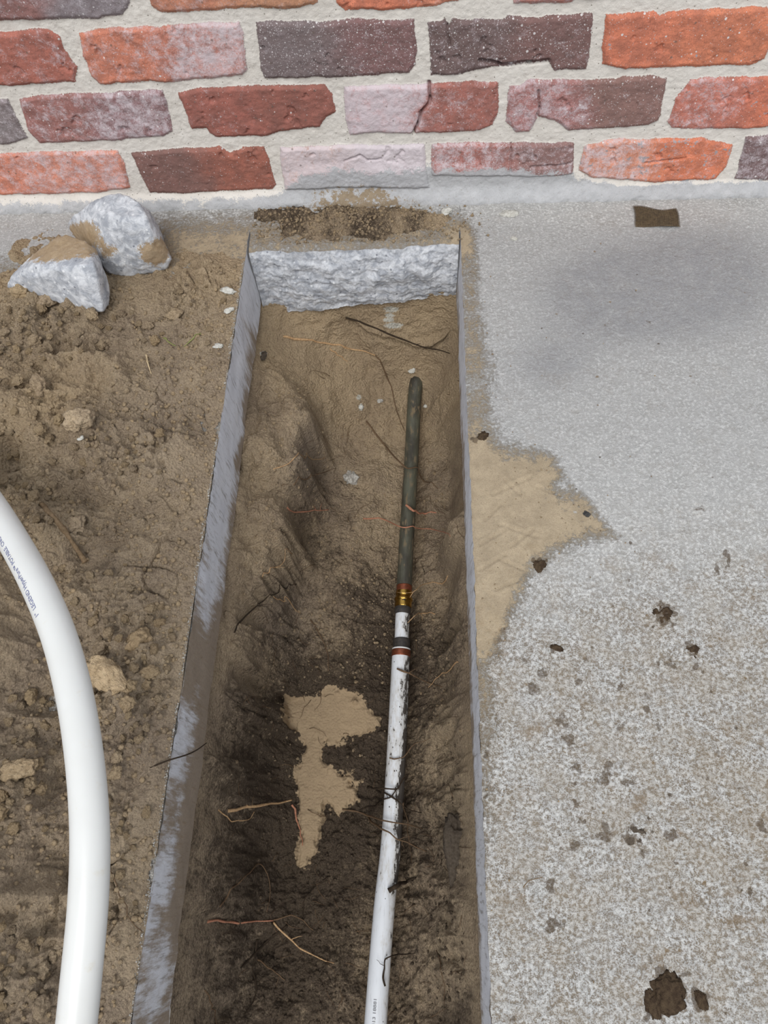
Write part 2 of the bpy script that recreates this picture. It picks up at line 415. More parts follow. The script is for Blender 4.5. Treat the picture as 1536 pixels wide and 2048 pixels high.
def mat_soil(name, wet=True, rnd=False):
    t = NT(name)
    co = t.co
    if rnd:
        oi = t.n('ShaderNodeObjectInfo'); v = t.n('ShaderNodeVectorMath', operation='SCALE')
        sc0 = t.mapping(t.co, scale=(.008, .008, .008))
        cx = t.n('ShaderNodeCombineXYZ'); t.put(cx.inputs[0], oi.outputs['Random']); t.put(cx.inputs[1], oi.outputs['Random'])
        t.put(v.inputs[0], cx.outputs[0]); v.inputs['Scale'].default_value = 9
        a = t.n('ShaderNodeVectorMath', operation='ADD'); t.put(a.inputs[0], sc0); t.put(a.inputs[1], v.outputs[0]); co = a.outputs[0]; t.co = co
    n1 = t.noise(9, 6, 0.65); n2 = t.noise(90, 6, 0.72); n3 = t.noise(700, 4, 0.7); n4 = t.noise(2200, 2, 0.6)
    c = t.mix(t.ss(n1, 0.38, 0.62), srgb(152, 133, 108), srgb(188, 166, 132))
    c = t.mix(t.ss(n2, 0.48, 0.74, 0, 0.55), c, srgb(118, 100, 78))
    c = t.mix(t.ss(n2, 0.46, 0.30, 0, 0.5), c, srgb(202, 180, 145))
    c = t.mix(t.ss(n3, 0.50, 0.70, 0, 0.5), c, srgb(92, 77, 60))
    gv = t.vor(950); gs_ = t.n('ShaderNodeSeparateColor'); t.put(gs_.inputs[0], gv.outputs['Color'])
    c = t.mix(t.ss(gs_.outputs[0], 0.0, 1.0, 0, 0.38), c, srgb(198, 178, 146))
    c = t.mix(t.ss(gs_.outputs[1], 0.5, 1.0, 0, 0.40), c, srgb(84, 70, 54))
    c = t.mix(t.ss(n4, 0.60, 0.75, 0, 0.5), c, srgb(205, 188, 160))
    if rnd:
        c = t.mix(t.ma('MULTIPLY', oi.outputs['Random'], 0.45), c, srgb(180, 152, 106))
    rough = 0.95
    tan = t.attr('tan'); wa = t.attr('wet'); grey = t.attr('grey')
    if not rnd:
        c = t.mix(t.ma('MULTIPLY', tan, 0.7), c, t.mix(n2, srgb(208, 182, 140), srgb(176, 150, 112)))
        c = t.mix(t.ma('MULTIPLY', grey, 0.6), c, t.mix(n2, srgb(128, 116, 102), srgb(165, 150, 132)))
    if wet:
        wn_ = t.amp(t.ma('ADD', t.ma('MULTIPLY', t.noise(42, 8, 0.8, dist=0.4), 0.6), t.ma('MULTIPLY', t.noise(260, 5, 0.8), 0.4)), 1.5)
        lo = t.ma('SUBTRACT', 0.80, t.ma('MULTIPLY', wa, 0.60))
        wf = t.ss(wn_, t.ma('SUBTRACT', lo, 0.10), t.ma('ADD', lo, 0.20), 0, 0.92)
        dc = t.mix(t.ss(n3, 0.4, 0.65), srgb(58, 48, 39), srgb(98, 84, 67))
        c = t.mix(wf, c, dc)
        pa = t.attr('patch')
        pf = t.ss(t.ma('ADD', pa, t.ma('MULTIPLY', t.ma('SUBTRACT', t.noise(110, 5, 0.65), 0.5), 0.026)), -0.0010, 0.0004)
        pc = t.mix(n2, srgb(166, 145, 112), srgb(142, 122, 94))
        c = t.mix(t.ma('MULTIPLY', pf, 0.95), c, pc)
        rough = t.ss(wf, 0, 1, 0.95, 0.72)
        hk = t.ma('SUBTRACT', 1.0, t.ma('MULTIPLY', pf, 0.75))
    else: hk = 1.0
    c = t.mix(1.0, c, (1.13, 1.13, 1.20), 'MULTIPLY')
    h = t.ma('ADD', t.ma('MULTIPLY', n2, 0.9), t.ma('MULTIPLY', n3, 0.55))
    h = t.ma('ADD', h, t.ma('MULTIPLY', n4, 0.16))
    gb = t.vor(330, feat='SMOOTH_F1'); h = t.ma('SUBTRACT', h, t.ma('MULTIPLY', gb.outputs['Distance'], 0.75))
    if not rnd:
        ch = t.attr('chalk'); cf = t.ss(t.ma('ADD', ch, t.ma('MULTIPLY', t.ma('SUBTRACT', t.noise(300, 5, .7), .5), 1.4)), .42, .55)
        c = t.mix(t.ma('MULTIPLY', cf, .85), c, srgb(220, 217, 205))
    h = t.ma('MULTIPLY', h, hk)
    return t.done(c, rough, t.bump(h, 0.0070, 1.0), 0.18)

def mat_pvc():
    t = NT('muddy_white_plastic')
    mud = t.attr('mud')
    c = t.mix(t.noise(30, 3), srgb(205, 208, 212), srgb(222, 224, 226))
    co = t.mapping(t.co, scale=(1, 0.35, 1))
    n = t.ma('ADD', t.ma('MULTIPLY', t.noise(240, 6, 0.75, co=co), 0.6), t.ma('MULTIPLY', t.noise(60, 4, 0.6, co=co), 0.4))
    lo = t.ma('SUBTRACT', 0.76, t.ma('MULTIPLY', mud, 0.36))
    mf = t.ss(n, lo, t.ma('ADD', lo, 0.03), 0, 0.95)
    vv = t.vor(330, t.mapping(t.co, scale=(1, .6, 1))); s = t.n('ShaderNodeSeparateColor'); t.put(s.inputs[0], vv.outputs['Color'])
    fl = t.ma('MULTIPLY', t.ma('LESS_THAN', s.outputs[0], t.ma('MULTIPLY', mud, 0.45)), t.ma('SUBTRACT', 1.0, t.ss(vv.outputs['Distance'], t.ma('MULTIPLY', s.outputs[1], 0.25), t.ma('MULTIPLY_ADD', s.outputs[1], 0.25, 0.06))))
    mf = t.ma('MAXIMUM', mf, fl)
    haze = t.ss(n, t.ma('SUBTRACT', lo, 0.16), lo, 0, 0.4)
    c = t.mix(haze, c, srgb(168, 156, 136))
    c = t.mix(mf, c, srgb(52, 43, 34))
    lines = t.noise(900, 2, 0.5, co=t.mapping(t.co, scale=(1, 0.02, 1)))
    c = t.mix(t.ss(lines, 0.58, 0.7, 0, 0.25), c, srgb(150, 150, 150))
    return t.done(c, t.ss(mf, 0, 1, 0.38, 0.9), t.bump(mf, 0.0006, 0.8), 0.4)
def mat_simple(name, c1, c2, scale=80, rough=0.6, metal=0.0, spec=0.4, bump=0.0005, stretch=(1, 1, 1), mudc=None, mudlo=0.6):
    t = NT(name); t.co = t.mapping(t.co, scale=stretch)
    n = t.noise(scale, 5, 0.65)
    c = t.mix(t.ss(n, 0.3, 0.7), srgb(*c1), srgb(*c2))
    r = rough; mt = metal
    if mudc:
        mf = t.ss(t.noise(scale * 2.2, 6, 0.7, off=(4, 2, 1)), mudlo, mudlo + 0.07, 0, 0.95)
        c = t.mix(mf, c, srgb(*mudc)); r = t.ss(mf, 0, 1, rough, 0.92); mt = t.ss(mf, 0, 1, metal, 0.0)
    return t.done(c, r, t.bump(t.noise(scale * 4, 3), bump, 0.7), spec, mt)

MW = mat_wall(); MS = mat_slab(); MC = mat_cut(); MB = mat_broken(); MR = mat_broken('broken_concrete_rock', dirt=1.0)
MSO = mat_soil('damp_soil'); MSD = mat_soil('loose_dry_soil'); MCL = mat_soil('soil_clod', wet=False, rnd=True)
MPVC = mat_pvc()
def mat_pex():
    t = NT('white_polyethylene')
    c = t.mix(t.noise(25, 3), srgb(208, 207, 202), srgb(218, 218, 214))
    c = t.mix(t.ss(t.noise(45, 5, 0.7), 0.60, 0.78, 0, 0.6), c, srgb(204, 196, 176))
    v = t.vor(55); s = t.n('ShaderNodeSeparateColor'); t.put(s.inputs[0], v.outputs['Color'])
    c = t.mix(t.ma('MULTIPLY', t.ma('LESS_THAN', s.outputs[0], 0.09), t.ma('SUBTRACT', 0.5, t.ss(v.outputs['Distance'], 0.05, 0.12, 0, 0.5))), c, srgb(150, 130, 100))
    t.b.inputs['Subsurface Weight'].default_value = 0.15
    t.b.inputs['Subsurface Radius'].default_value = (0.006, 0.006, 0.005)
    return t.done(c, 0.33, t.bump(t.noise(120, 3), 0.0003, 0.4), 0.45)
MPEX = mat_pex()
MCOP = mat_simple('tarnished_copper', (58, 54, 47), (92, 92, 78), 60, 0.55, 0.2, 0.4, 0.0004, (1, 0.25, 1), (112, 98, 76), 0.54)
MCOPR = mat_simple('bare_copper', (150, 84, 58), (112, 66, 48), 300, 0.4, 0.7, 0.5, 0.0003, (1, 1, 1), (60, 48, 38), 0.60)
MBR = mat_simple('brass', (196, 158, 82), (150, 118, 58), 200, 0.24, 1.0, 0.5, 0.0003, (1, 1, 1), (70, 56, 36), 0.66)
MBLK = mat_simple('muddy_black_rubber', (40, 38, 38), (62, 56, 50), 250, 0.6, 0, 0.4, 0.0006, (1, 1, 1), (84, 70, 54), 0.60)
MWP = mat_simple('white_plastic', (215, 215, 214), (225, 225, 222), 80, 0.4)
MROOT = {
    'pale': mat_simple('pale_root', (196, 164, 124), (150, 116, 82), 400, 0.8, 0, 0.2, 0.0006),
    'brown': mat_simple('brown_root', (112, 90, 68), (82, 64, 48), 400, 0.85, 0, 0.2, 0.0006),
    'dark': mat_simple('dark_root', (62, 50, 38), (40, 32, 24), 400, 0.85, 0, 0.2, 0.0006),
    'red': mat_simple('reddish_root', (188, 130, 104), (146, 104, 80), 400, 0.8, 0, 0.2, 0.0006),
    'stick': mat_simple('dry_stick', (138, 116, 90), (106, 88, 66), 300, 0.85, 0, 0.2, 0.0008, (1, 1, 1)),
    'straw': mat_simple('straw', (216, 196, 160), (190, 166, 124), 300, 0.7),
    'green': mat_simple('grass_blade', (108, 116, 62), (134, 132, 80), 300, 0.7)}
MCHALK = mat_simple('chalky_plaster', (222, 220, 212), (188, 184, 172), 500, 0.95, 0, 0.1, 0.002)
MSTONE = mat_simple('pale_stone', (196, 192, 184), (140, 134, 124), 300, 0.9, 0, 0.2, 0.002)
MDST = mat_simple('dark_muddy_stone', (98, 88, 76), (74, 64, 54), 350, 0.9, 0, 0.2, 0.002)
MBLS = mat_simple('black_stone', (46, 46, 46), (74, 72, 70), 350, 0.7, 0, 0.3, 0.001)
MINK = mat_simple('blue_grey_ink', (108, 112, 146), (120, 124, 156), 300, 0.6)
MINKD = mat_simple('grey_ink', (128, 128, 130), (112, 112, 114), 300, 0.6)

# ------------------------------------------------------------------ the brick wall
def P(*a): return list(a)
BR = [  # outline (px), colour left, colour right, wash left/right, speck, smear
 (P((-80,-80),(268,-75),(262,5),(245,30),(200,36),(-60,42)), (130,88,88), (128,132,142), .35,.30, .3, 0),
 (P((270,-90),(640,-95),(638,5),(630,10),(560,18),(450,14),(430,22),(318,24),(302,12)), (198,128,96), (196,142,104), .35,.25, .1, 0),
 (P((665,-90),(1000,-95),(918,2),(840,14),(770,19),(690,20),(674,4)), (216,122,86), (214,136,104), .2,.25, .1, 0),
 (P((1025,-95),(1340,-95),(1345,-8),(1150,-2),(1140,4),(1030,6)), (196,130,118), (196,130,118), .4,.4, .1, 0),
 (P((-220,70),(-40,64),(97,57),(120,72),(128,98),(155,132),(152,162),(130,165),(-190,180)), (158,78,64), (166,90,74), .12,.32, .15, 0),
 (P((158,64),(200,56),(330,50),(478,42),(487,65),(491,100),(497,140),(485,150),(340,162),(200,167),(184,150),(165,112)), (206,122,92), (190,124,112), .38,.62, .15, 0),
 (P((512,45),(540,40),(640,43),(700,38),(829,37),(833,95),(831,128),(820,145),(700,152),(530,157),(518,122)), (96,97,104), (106,76,82), .20,.28, 1.0, 0),
 (P((855,42),(890,38),(897,52),(906,37),(1010,36),(1016,30),(1080,34),(1100,27),(1187,25),(1180,90),(1173,137),(1110,140),(1098,122),(1060,128),(1000,132),(960,138),(900,150),(862,151)), (76,68,74), (100,72,74), .30,.25, .9, 0),
 (P((1212,27),(1310,22),(1318,30),(1335,22),(1536,11),(1552,60),(1528,118),(1500,129),(1370,134),(1250,137),(1205,128),(1203,100)), (210,116,80), (212,122,82), .16,.10, .28, .18),
 (P((1560,10),(1760,0),(1760,120),(1556,124)), (150,90,80), (150,90,80), .3,.3, .3, 0),
 (P((-120,205),(17,197),(30,225),(57,275),(20,288),(-120,290)), (112,116,122), (116,120,126), .35,.4, .3, 0),
 (P((38,197),(70,190),(200,184),(325,178),(335,205),(345,262),(325,273),(200,282),(78,285),(58,262),(45,225)), (150,94,90), (132,98,106), .42,.55, .2, 0),
 (P((354,184),(400,173),(520,170),(650,168),(665,185),(674,225),(655,232),(640,252),(560,262),(530,272),(430,274),(412,256),(383,258),(370,225)), (150,78,66), (140,74,62), .22,.14, .15, 0),
 (P((686,172),(760,169),(850,167),(930,161),(998,162),(996,225),(985,250),(960,262),(830,265),(700,268),(692,235)), (196,156,160), (156,88,78), .78,.34, .25, 0),
 (P((1018,172),(1040,170),(1055,158),(1230,158),(1245,152),(1300,150),(1335,155),(1325,200),(1318,240),(1298,250),(1230,255),(1136,260),(1110,240),(1075,232),(1060,262),(1030,263),(1010,240)), (160,104,104), (122,92,88), .5,.22, .5, 0),
 (P((1382,156),(1480,152),(1620,150),(1620,250),(1500,256),(1400,257),(1342,255),(1336,240),(1352,195)), (198,112,92), (208,112,78), .42,.12, .25, .22),
 (P((-120,312),(60,304),(235,299),(248,325),(262,375),(200,384),(-120,392)), (218,130,100), (216,140,116), .42,.5, .1, .10),
 (P((262,306),(340,297),(440,292),(460,305),(485,293),(528,293),(540,325),(553,368),(545,377),(380,384),(300,384),(280,345)), (110,74,70), (150,78,58), .15,.1, .25, .05),
 (P((560,293),(640,290),(720,288),(770,290),(848,288),(854,340),(858,372),(700,372),(572,376),(562,330)), (206,168,150), (206,200,200), .8,1.0, .1, .05),
 (P((862,287),(900,285),(1000,283),(1148,285),(1145,345),(1100,350),(865,348)), (166,92,82), (130,98,98), .55,.4, .35, .1),
 (P((1168,290),(1240,276),(1310,277),(1400,275),(1466,288),(1455,330),(1432,356),(1300,362),(1180,352),(1158,340)), (220,138,100), (218,120,78), .55,.28, .15, .30),
 (P((1492,272),(1600,265),(1640,265),(1640,356),(1468,356),(1474,340)), (92,76,84), (92,76,84), .45,.4, .6, .1)]
nx_, nz_ = 1000, 300
gx = np.linspace(-0.70, 0.58, nx_); gz = np.linspace(-0.012, 0.36, nz_)
GX, GZ = np.meshgrid(gx, gz)
wx = GX + 0.0022 * fbm(GX, GZ, 55, 4, 3); wz = GZ + 0.0022 * fbm(GX, GZ, 55, 4, 9)
sdf = np.full(GX.shape, -0.05)
bcol = np.zeros(GX.shape + (3,)); wash = np.zeros(GX.shape); speck = np.zeros(GX.shape); smear = np.zeros(GX.shape); bid = np.zeros(GX.shape, int)
for k, (poly, ca, cb, wa, wb, spk, smr) in enumerate(BR):
    pts = [at_y(u, v)[[0, 2]] for u, v in poly]
    d = poly_sdf(wx, wz, pts)
    x0 = min(p[0] for p in pts); x1 = max(p[0] for p in pts)
    s = sstep(0.35, 0.65, (GX - x0) / (x1 - x0) + 0.12 * fbm(GX, GZ, 30, 3, 40 + k))
    col = np.array(srgb(*ca)) * (1 - s[..., None]) + np.array(srgb(*cb)) * s[..., None]
    up = d > sdf
    sdf = np.where(up, d, sdf); bcol[up] = col[up]; wash[up] = (wa + (wb - wa) * s)[up]; speck[up] = spk; smear[up] = smr; bid[up] = k
PX, PY = project(GX, YW, GZ)
parge = sstep(0.075, 0.0, GZ + 0.010 * fbm(GX, GZ, 20, 3, 77)) * 0.55
parge += 0.70 * sstep(0.024, 0.008, GZ + 0.004 * fbm(GX, GZ, 40, 3, 5))
parge += 0.42 * sstep(395, 330, 395 - (PY - 300)) * sstep(560, 620, PX) * sstep(1300, 1150, PX) * 0
parge = parge + 0.55 * sstep(540, 620, PX) * sstep(1230, 1000, PX) * sstep(285, 375, PY)
parge = parge * (0.6 + 0.4 * sstep(480, 620, PX) + 0.25 * sstep(1300, 1100, PX) * sstep(560, 640, PX))
dirtw = 0.95 * np.exp(-((PX - 720) / 170.0) ** 2) * sstep(300, 410, PY) + 0.25 * sstep(60, 10, np.abs(PX - 690)) * sstep(280, 300, PY) * sstep(330, 310, PY)
rise = sstep(-0.001, 0.005, sdf)
hw = 0.0038 * rise + 0.0009 * fbm(GX, GZ, 90, 4, 21) + 0.0006 * fbm(GX, GZ, 260, 3, 5)
hw += rise * (0.0016 * fbm(GX, GZ, 22, 3, 31))
chip = sstep(0.45, 0.62, fbm(GX, GZ, 48, 4, 88)) * rise
hw -= 0.0028 * chip
# cracks through two bricks, the knocked-out lower corner of one
def crack(pts, w=0.0014, dep=0.006):
    global hw
    q = [at_y(u, v)[[0, 2]] for u, v in pts]
    for a, b in zip(q[:-1], q[1:]):
        e = b - a; t = np.clip(((wx - a[0]) * e[0] + (wz - a[1]) * e[1]) / (e @ e), 0, 1)
        d = np.hypot(wx - a[0] - t * e[0], wz - a[1] - t * e[1])
        hw = hw - dep * sstep(w * 1.8, w * 0.3, d)
crack([(858, 165), (862, 200), (842, 222), (832, 250), (826, 264)], 0.0016, 0.009)
crack([(1076, 180), (1078, 215), (1072, 232)]); crack([(1022, 285), (1020, 340)], 0.001, 0.004)
crack([(960, 120), (1000, 126), (1060, 124), (1095, 118)], 0.0025, 0.007); crack([(895, 50), (898, 90)], 0.0012, 0.004)
crack([(690, 318), (720, 306), (735, 318), (760, 314)], 0.0012, 0.004)
crack([(1060, 330), (1095, 328), (1140, 322)], 0.0015, 0.004); crack([(1290, 322), (1340, 318), (1370, 312)], 0.0012, 0.004)
# haunch of cement at the foot
foot = sstep(0.030, 0.0, GZ + 0.003 * fbm(GX, GZ, 35, 3, 61))
hw = hw + foot ** 1.3 * (0.010 + 0.003 * fbm(GX, GZ, 25, 4, 71)) + 0.003 * sstep(0.2, 0.6, parge)
hw += 0.0008 * foot * fbm(GX, GZ, 160, 3, 15)
me = grid_mesh('wall_back', GX, YW - hw, GZ, dict(sdf=sdf, brick=bcol, wash=wash, parge=np.clip(parge, 0, 1.3), dirt=dirtw, speck=speck, smear=smear))
wall = link('wall_back', me, MW)
tag(wall, 'old red and grey brick wall with whitewash and pale mortar', None, kind='structure')

# ------------------------------------------------------------------ the concrete slab
SANDP = [(932, 470), (975, 560), (985, 640), (1010, 690), (1062, 735), (1040, 770), (1010, 800), (1060, 850), (1120, 900), (1150, 960), (1215, 1035), (1300, 1070),
         (1295, 1095), (1200, 1100), (1120, 1120), (1080, 1170), (1060, 1230), (1020, 1290), (1000, 1380), (1005, 1500), (1015, 1600), (1000, 1720), (985, 1900), (960, 2000), (920, 1200)]
SANDH = [(935, 880), (1000, 885), (1090, 905), (1130, 960), (1200, 1035), (1230, 1080), (1130, 1100), (1080, 1130), (1060, 1180), (1020, 1230), (990, 1290), (940, 1290)]
SPOTS = [(965, 873, 15, .9), (1077, 1132, 16, .8), (1325, 1232, 22, .9), (1385, 1302, 16, .85), (1115, 1297, 13, .8), (1160, 1366, 13, .6), (1270, 1672, 27, .75), (1335, 1985, 42, 1.1),
         (1405, 1995, 17, .8), (1310, 2025, 22, 1.0), (1372, 1945, 10, .7), (1455, 1117, 12, .8), (1436, 1136, 11, .7), (1400, 1017, 15, .5), (1262, 1158, 10, .5), (1238, 1374, 8, .9),
         (1300, 1395, 12, .5), (1392, 1340, 14, .6), (1210, 1665, 13, .6), (1350, 1720, 12, .6), (1143, 1565, 8, .6), (1166, 1640, 8, .8), (1370, 1560, 10, .5), (1290, 640, 9, .5), (1265, 1010, 8, .4),
         (1420, 1380, 10, .5), (1495, 1730, 8, .6), (1500, 1785, 8, .7), (1020, 2045, 10, .7), (1320, 1330, 7, .5), (1225, 1215, 9, .5), (1130, 1700, 9, .5), (1340, 1440, 9, .5), (1480, 1570, 9, .5)]
def slab_attrs(X, Y):
    u, v = project(X, Y, 0 * X)
    w1 = 26 * fbm(X, Y, 25, 4, 12)
    s = poly_sdf(u + w1, v + w1 * 0.6, SANDP); s2 = poly_sdf(u + w1, v - w1, SANDH)
    sand = 0.48 * sstep(-60, 45, s) + 0.45 * sstep(-35, 50, s2)
    sand += 0.30 * sstep(0.05, 0.0, X - XR) * sstep(-0.1, 0.3, Y)
    spot = np.zeros_like(X)
    n1 = fbm(X, Y, 85, 4, 701); n2 = fbm(X, Y, 85, 4, 702)
    for i, (a, b, r, k) in enumerate(SPOTS):
        el = 0.65 + 0.7 * ((i * 37) % 10) / 10.0
        spot = np.maximum(spot, (k + .15) * sstep(r * 1.35, r * 0.3, np.hypot((u - a + r * 1.5 * n1) * el, (v - b + r * 1.5 * n2) / el)))
    spot = np.maximum(spot, 0.75 * sstep(0.42, 0.62, fbm(X, Y, 34, 5, 705)) * sstep(1080, 1400, v))
    grime = sstep(950, 1350, v + 0.15 * (u - 1200)) * 0.75 + 0.18
    grime += 0.25 * np.exp(-((u - 1450) / 140.0) ** 2 - ((v - 1600) / 200.0) ** 2)
    darker = 0.55 * sstep(0, 1, 1.3 * np.exp(-((u - 1230) / 150.0) ** 2 - ((v - 590) / 90.0) ** 2) + 1.1 * np.exp(-((u - 1420) / 150.0) ** 2 - ((v - 560) / 110.0) ** 2) + 0.7 * np.exp(-((u - 1100) / 90.0) ** 2 - ((v - 730) / 60.0) ** 2))  # soft darker grey patches on the upper right slab, then a fainter band
    darker += 0.30 * sstep(1150, 800, v) * sstep(420, 480, v)
    # dust and dirt behind, in front of the wall
    sand += 0.42 * np.exp(-((v - 470) / 60.0) ** 2) * sstep(120, 380, u) * sstep(1010, 900, u) + 0.35 * sstep(440, 560, v) * sstep(520, 480, u)
    return dict(sand=sand, spot=spot, grime=grime, darker=darker)
def slab_h(X, Y):
    return 0.0009 * fbm(X, Y, 190, 3, 4) + 0.0010 * fbm(X, Y, 30, 3, 8)
def tread(X, Y):
    # boot tread pressed into the sand film
    u, v = project(X, Y, 0 * X)
    h = np.zeros_like(X)
    for (a, b, c, d) in [(985,990,1060,955),(1000,1050,1075,1075),(1020,1095,1065,1060),(1000,1120,1048,1140),(960,1090,1010,1060),(960,1140,1010,1110),(1075,975,1120,990),(1010,960,1040,990),(990,1180,1040,1160),(970,1040,1000,1010)]:
        ex, ey = c - a, d - b; t = np.clip(((u - a) * ex + (v - b) * ey) / (ex * ex + ey * ey), 0, 1)
        dd = np.hypot(u - a - t * ex, v - b - t * ey)
        h += -0.0009 * sstep(5, 1, dd) + 0.0005 * sstep(11, 6, dd) * sstep(3, 7, dd)
    return h
def edge_chip(Y, seed, amp=0.0012):
    return amp * fbm(Y, 0 * Y, 120, 4, seed) + amp * 0.8 * fbm(Y, 0 * Y, 18, 3, seed + 3)
parts = []
def add_grid(X, Y, Z, extra):
    a = {k: v.ravel() for k, v in extra.items()}
    parts.append((np.stack([X, Y, Z], -1).reshape(-1, 3), grid_faces(*X.shape), a))
YN = -0.24
# right
yy = np.linspace(YN, YW + 0.004, 760); tt = np.linspace(0, 1, 470)
T, Y = np.meshgrid(tt, yy); X = XR + edge_chip(Y, 100) + T * (0.66 - XR)
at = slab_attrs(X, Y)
sandfilm = sstep(0.5, 1.0, at['sand']) * sstep(-0.05, 0.2, Y)
Z = slab_h(X, Y) * (1 - 0.75 * sandfilm) + 0.0016 * sandfilm + tread(X, Y)
rim = sstep(0.004, 0.0, X - XR); Z -= rim * 0.0012
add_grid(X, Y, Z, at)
# left (mostly buried)
yy = np.linspace(YN, YW + 0.004, 420); tt = np.linspace(0, 1, 220)
T, Y = np.meshgrid(tt, yy); X = XL + edge_chip(Y, 200) - (1 - T) * 0.56
add_grid(X, Y, slab_h(X, Y) - 0.0035 * sstep(0.75, 0.6, Y), slab_attrs(X, Y))
# the strip left standing at the foot of the wall, saw slits at both ends
def broken_y(X):
    return YB + 0.012 * fbm(X, 0 * X, 14, 4, 55) + 0.003 * fbm(X, 0 * X, 90, 3, 56) + 0.012 * (X - XL) / (XR - XL)
tt = np.linspace(0, 1, 300); ss_ = np.linspace(0, 1, 90)
T, S = np.meshgrid(tt, ss_)
Y0 = broken_y(XL + T * (XR - XL)); Y = Y0 + S * (YW + 0.004 - Y0)
gap = 0.0026 * sstep(0.845, 0.83, Y)
X = (XL + gap) + T * (XR - XL - 2 * gap)
lip = sstep(0.012, 0.0, Y - Y0)
add_grid(X, Y, slab_h(X, Y) - 0.004 * lip ** 2, slab_attrs(X, Y))
co, fs, at = merge_np(parts)
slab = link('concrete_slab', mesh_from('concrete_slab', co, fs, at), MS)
tag(slab, 'grey weathered concrete slab with a slot sawn through it', None, kind='structure')
# broken end face
zz = np.linspace(0, 1, 80); tt = np.linspace(0, 1, 300)
T, S = np.meshgrid(tt, zz)
Xe = XL + 0.0026 + T * (XR - XL - 0.0052)
bot = -0.108 + 0.022 * T + 0.006 * fbm(Xe, 0 * Xe, 30, 3, 81)
Zf = -0.004 + S * (bot - 0.02 + 0.004)
bul = np.sin(np.clip(S, 0, 1) * math.pi) * 0.010
Yf = broken_y(XL + T * (XR - XL)) - bul * (0.6 + 0.8 * fbm(Xe, Zf, 25, 3, 82)) + (0.0026 * fbm(Xe, Zf * 1.8, 40, 5, 83) + 0.0011 * fbm(Xe, Zf, 240, 3, 84)) * sstep(0, 0.06, S)
Yf += -0.0028 * ridged(Xe + Zf * 0.6, Zf * 2.2, 20, 4, 85) * sstep(0, 0.1, S)
bf = link('broken_face', grid_mesh('broken_face', Xe, Yf, Zf, flip=True), MB, slab)
bf['label'] = 'rough broken pale grey concrete face at the end of the slot'
# sawn side faces
for nm, x0, y1, sgn, sd in (('cut_face', XL, 0.846, 1, 200), ('cut_face', XR, 0.846, -1, 100)):
    yv = np.linspace(YN, y1, 900); zv = np.linspace(0, 1, 30)
    Yc, S = np.meshgrid(yv, zv)
    ztop = -0.0006 + slab_h(np.full_like(Yc, x0), Yc) * 0
    Zc = ztop - S * TH * (1.02 + 0.05 * fbm(Yc, 0 * Yc, 20, 3, sd + 5))
    Xc = x0 + edge_chip(Yc, sd) * sstep(0.12, 0.0, S) + 0.0012 * fbm(Yc, Zc, 40, 3, sd + 9)
    Xc += sgn * 0.0015 * S
    if sgn > 0:
        mud = 0.30 + 0.30 * sstep(0.45, 1.0, S) + 0.55 * fbm(Yc, Zc, 7, 3, 17) + 0.08 * sstep(0.25, -0.1, Yc)
        for cy, hw_ in ((0.19, .035), (0.02, .04), (-0.06, .03), (0.46, .03)):
            mud += 0.28 * np.exp(-((Yc - cy + Zc * 0.6) / hw_) ** 2)
        mud *= sstep(0.80, 0.70, Yc) * 0.8 + 0.2
    else:
        mud = 0.10 + 0.55 * sstep(0.45, 0.9, S + 0.2 * fbm(Yc, Zc, 12, 3, 19))
    f = link(nm, grid_mesh(nm, Xc, Yc, Zc, dict(mud=np.clip(mud, 0, 1.1)), flip=(sgn < 0)), MC, slab)
    f['label'] = 'smooth sawn concrete edge smeared with mud, ' + ('left' if sgn > 0 else 'right') + ' side of the slot'

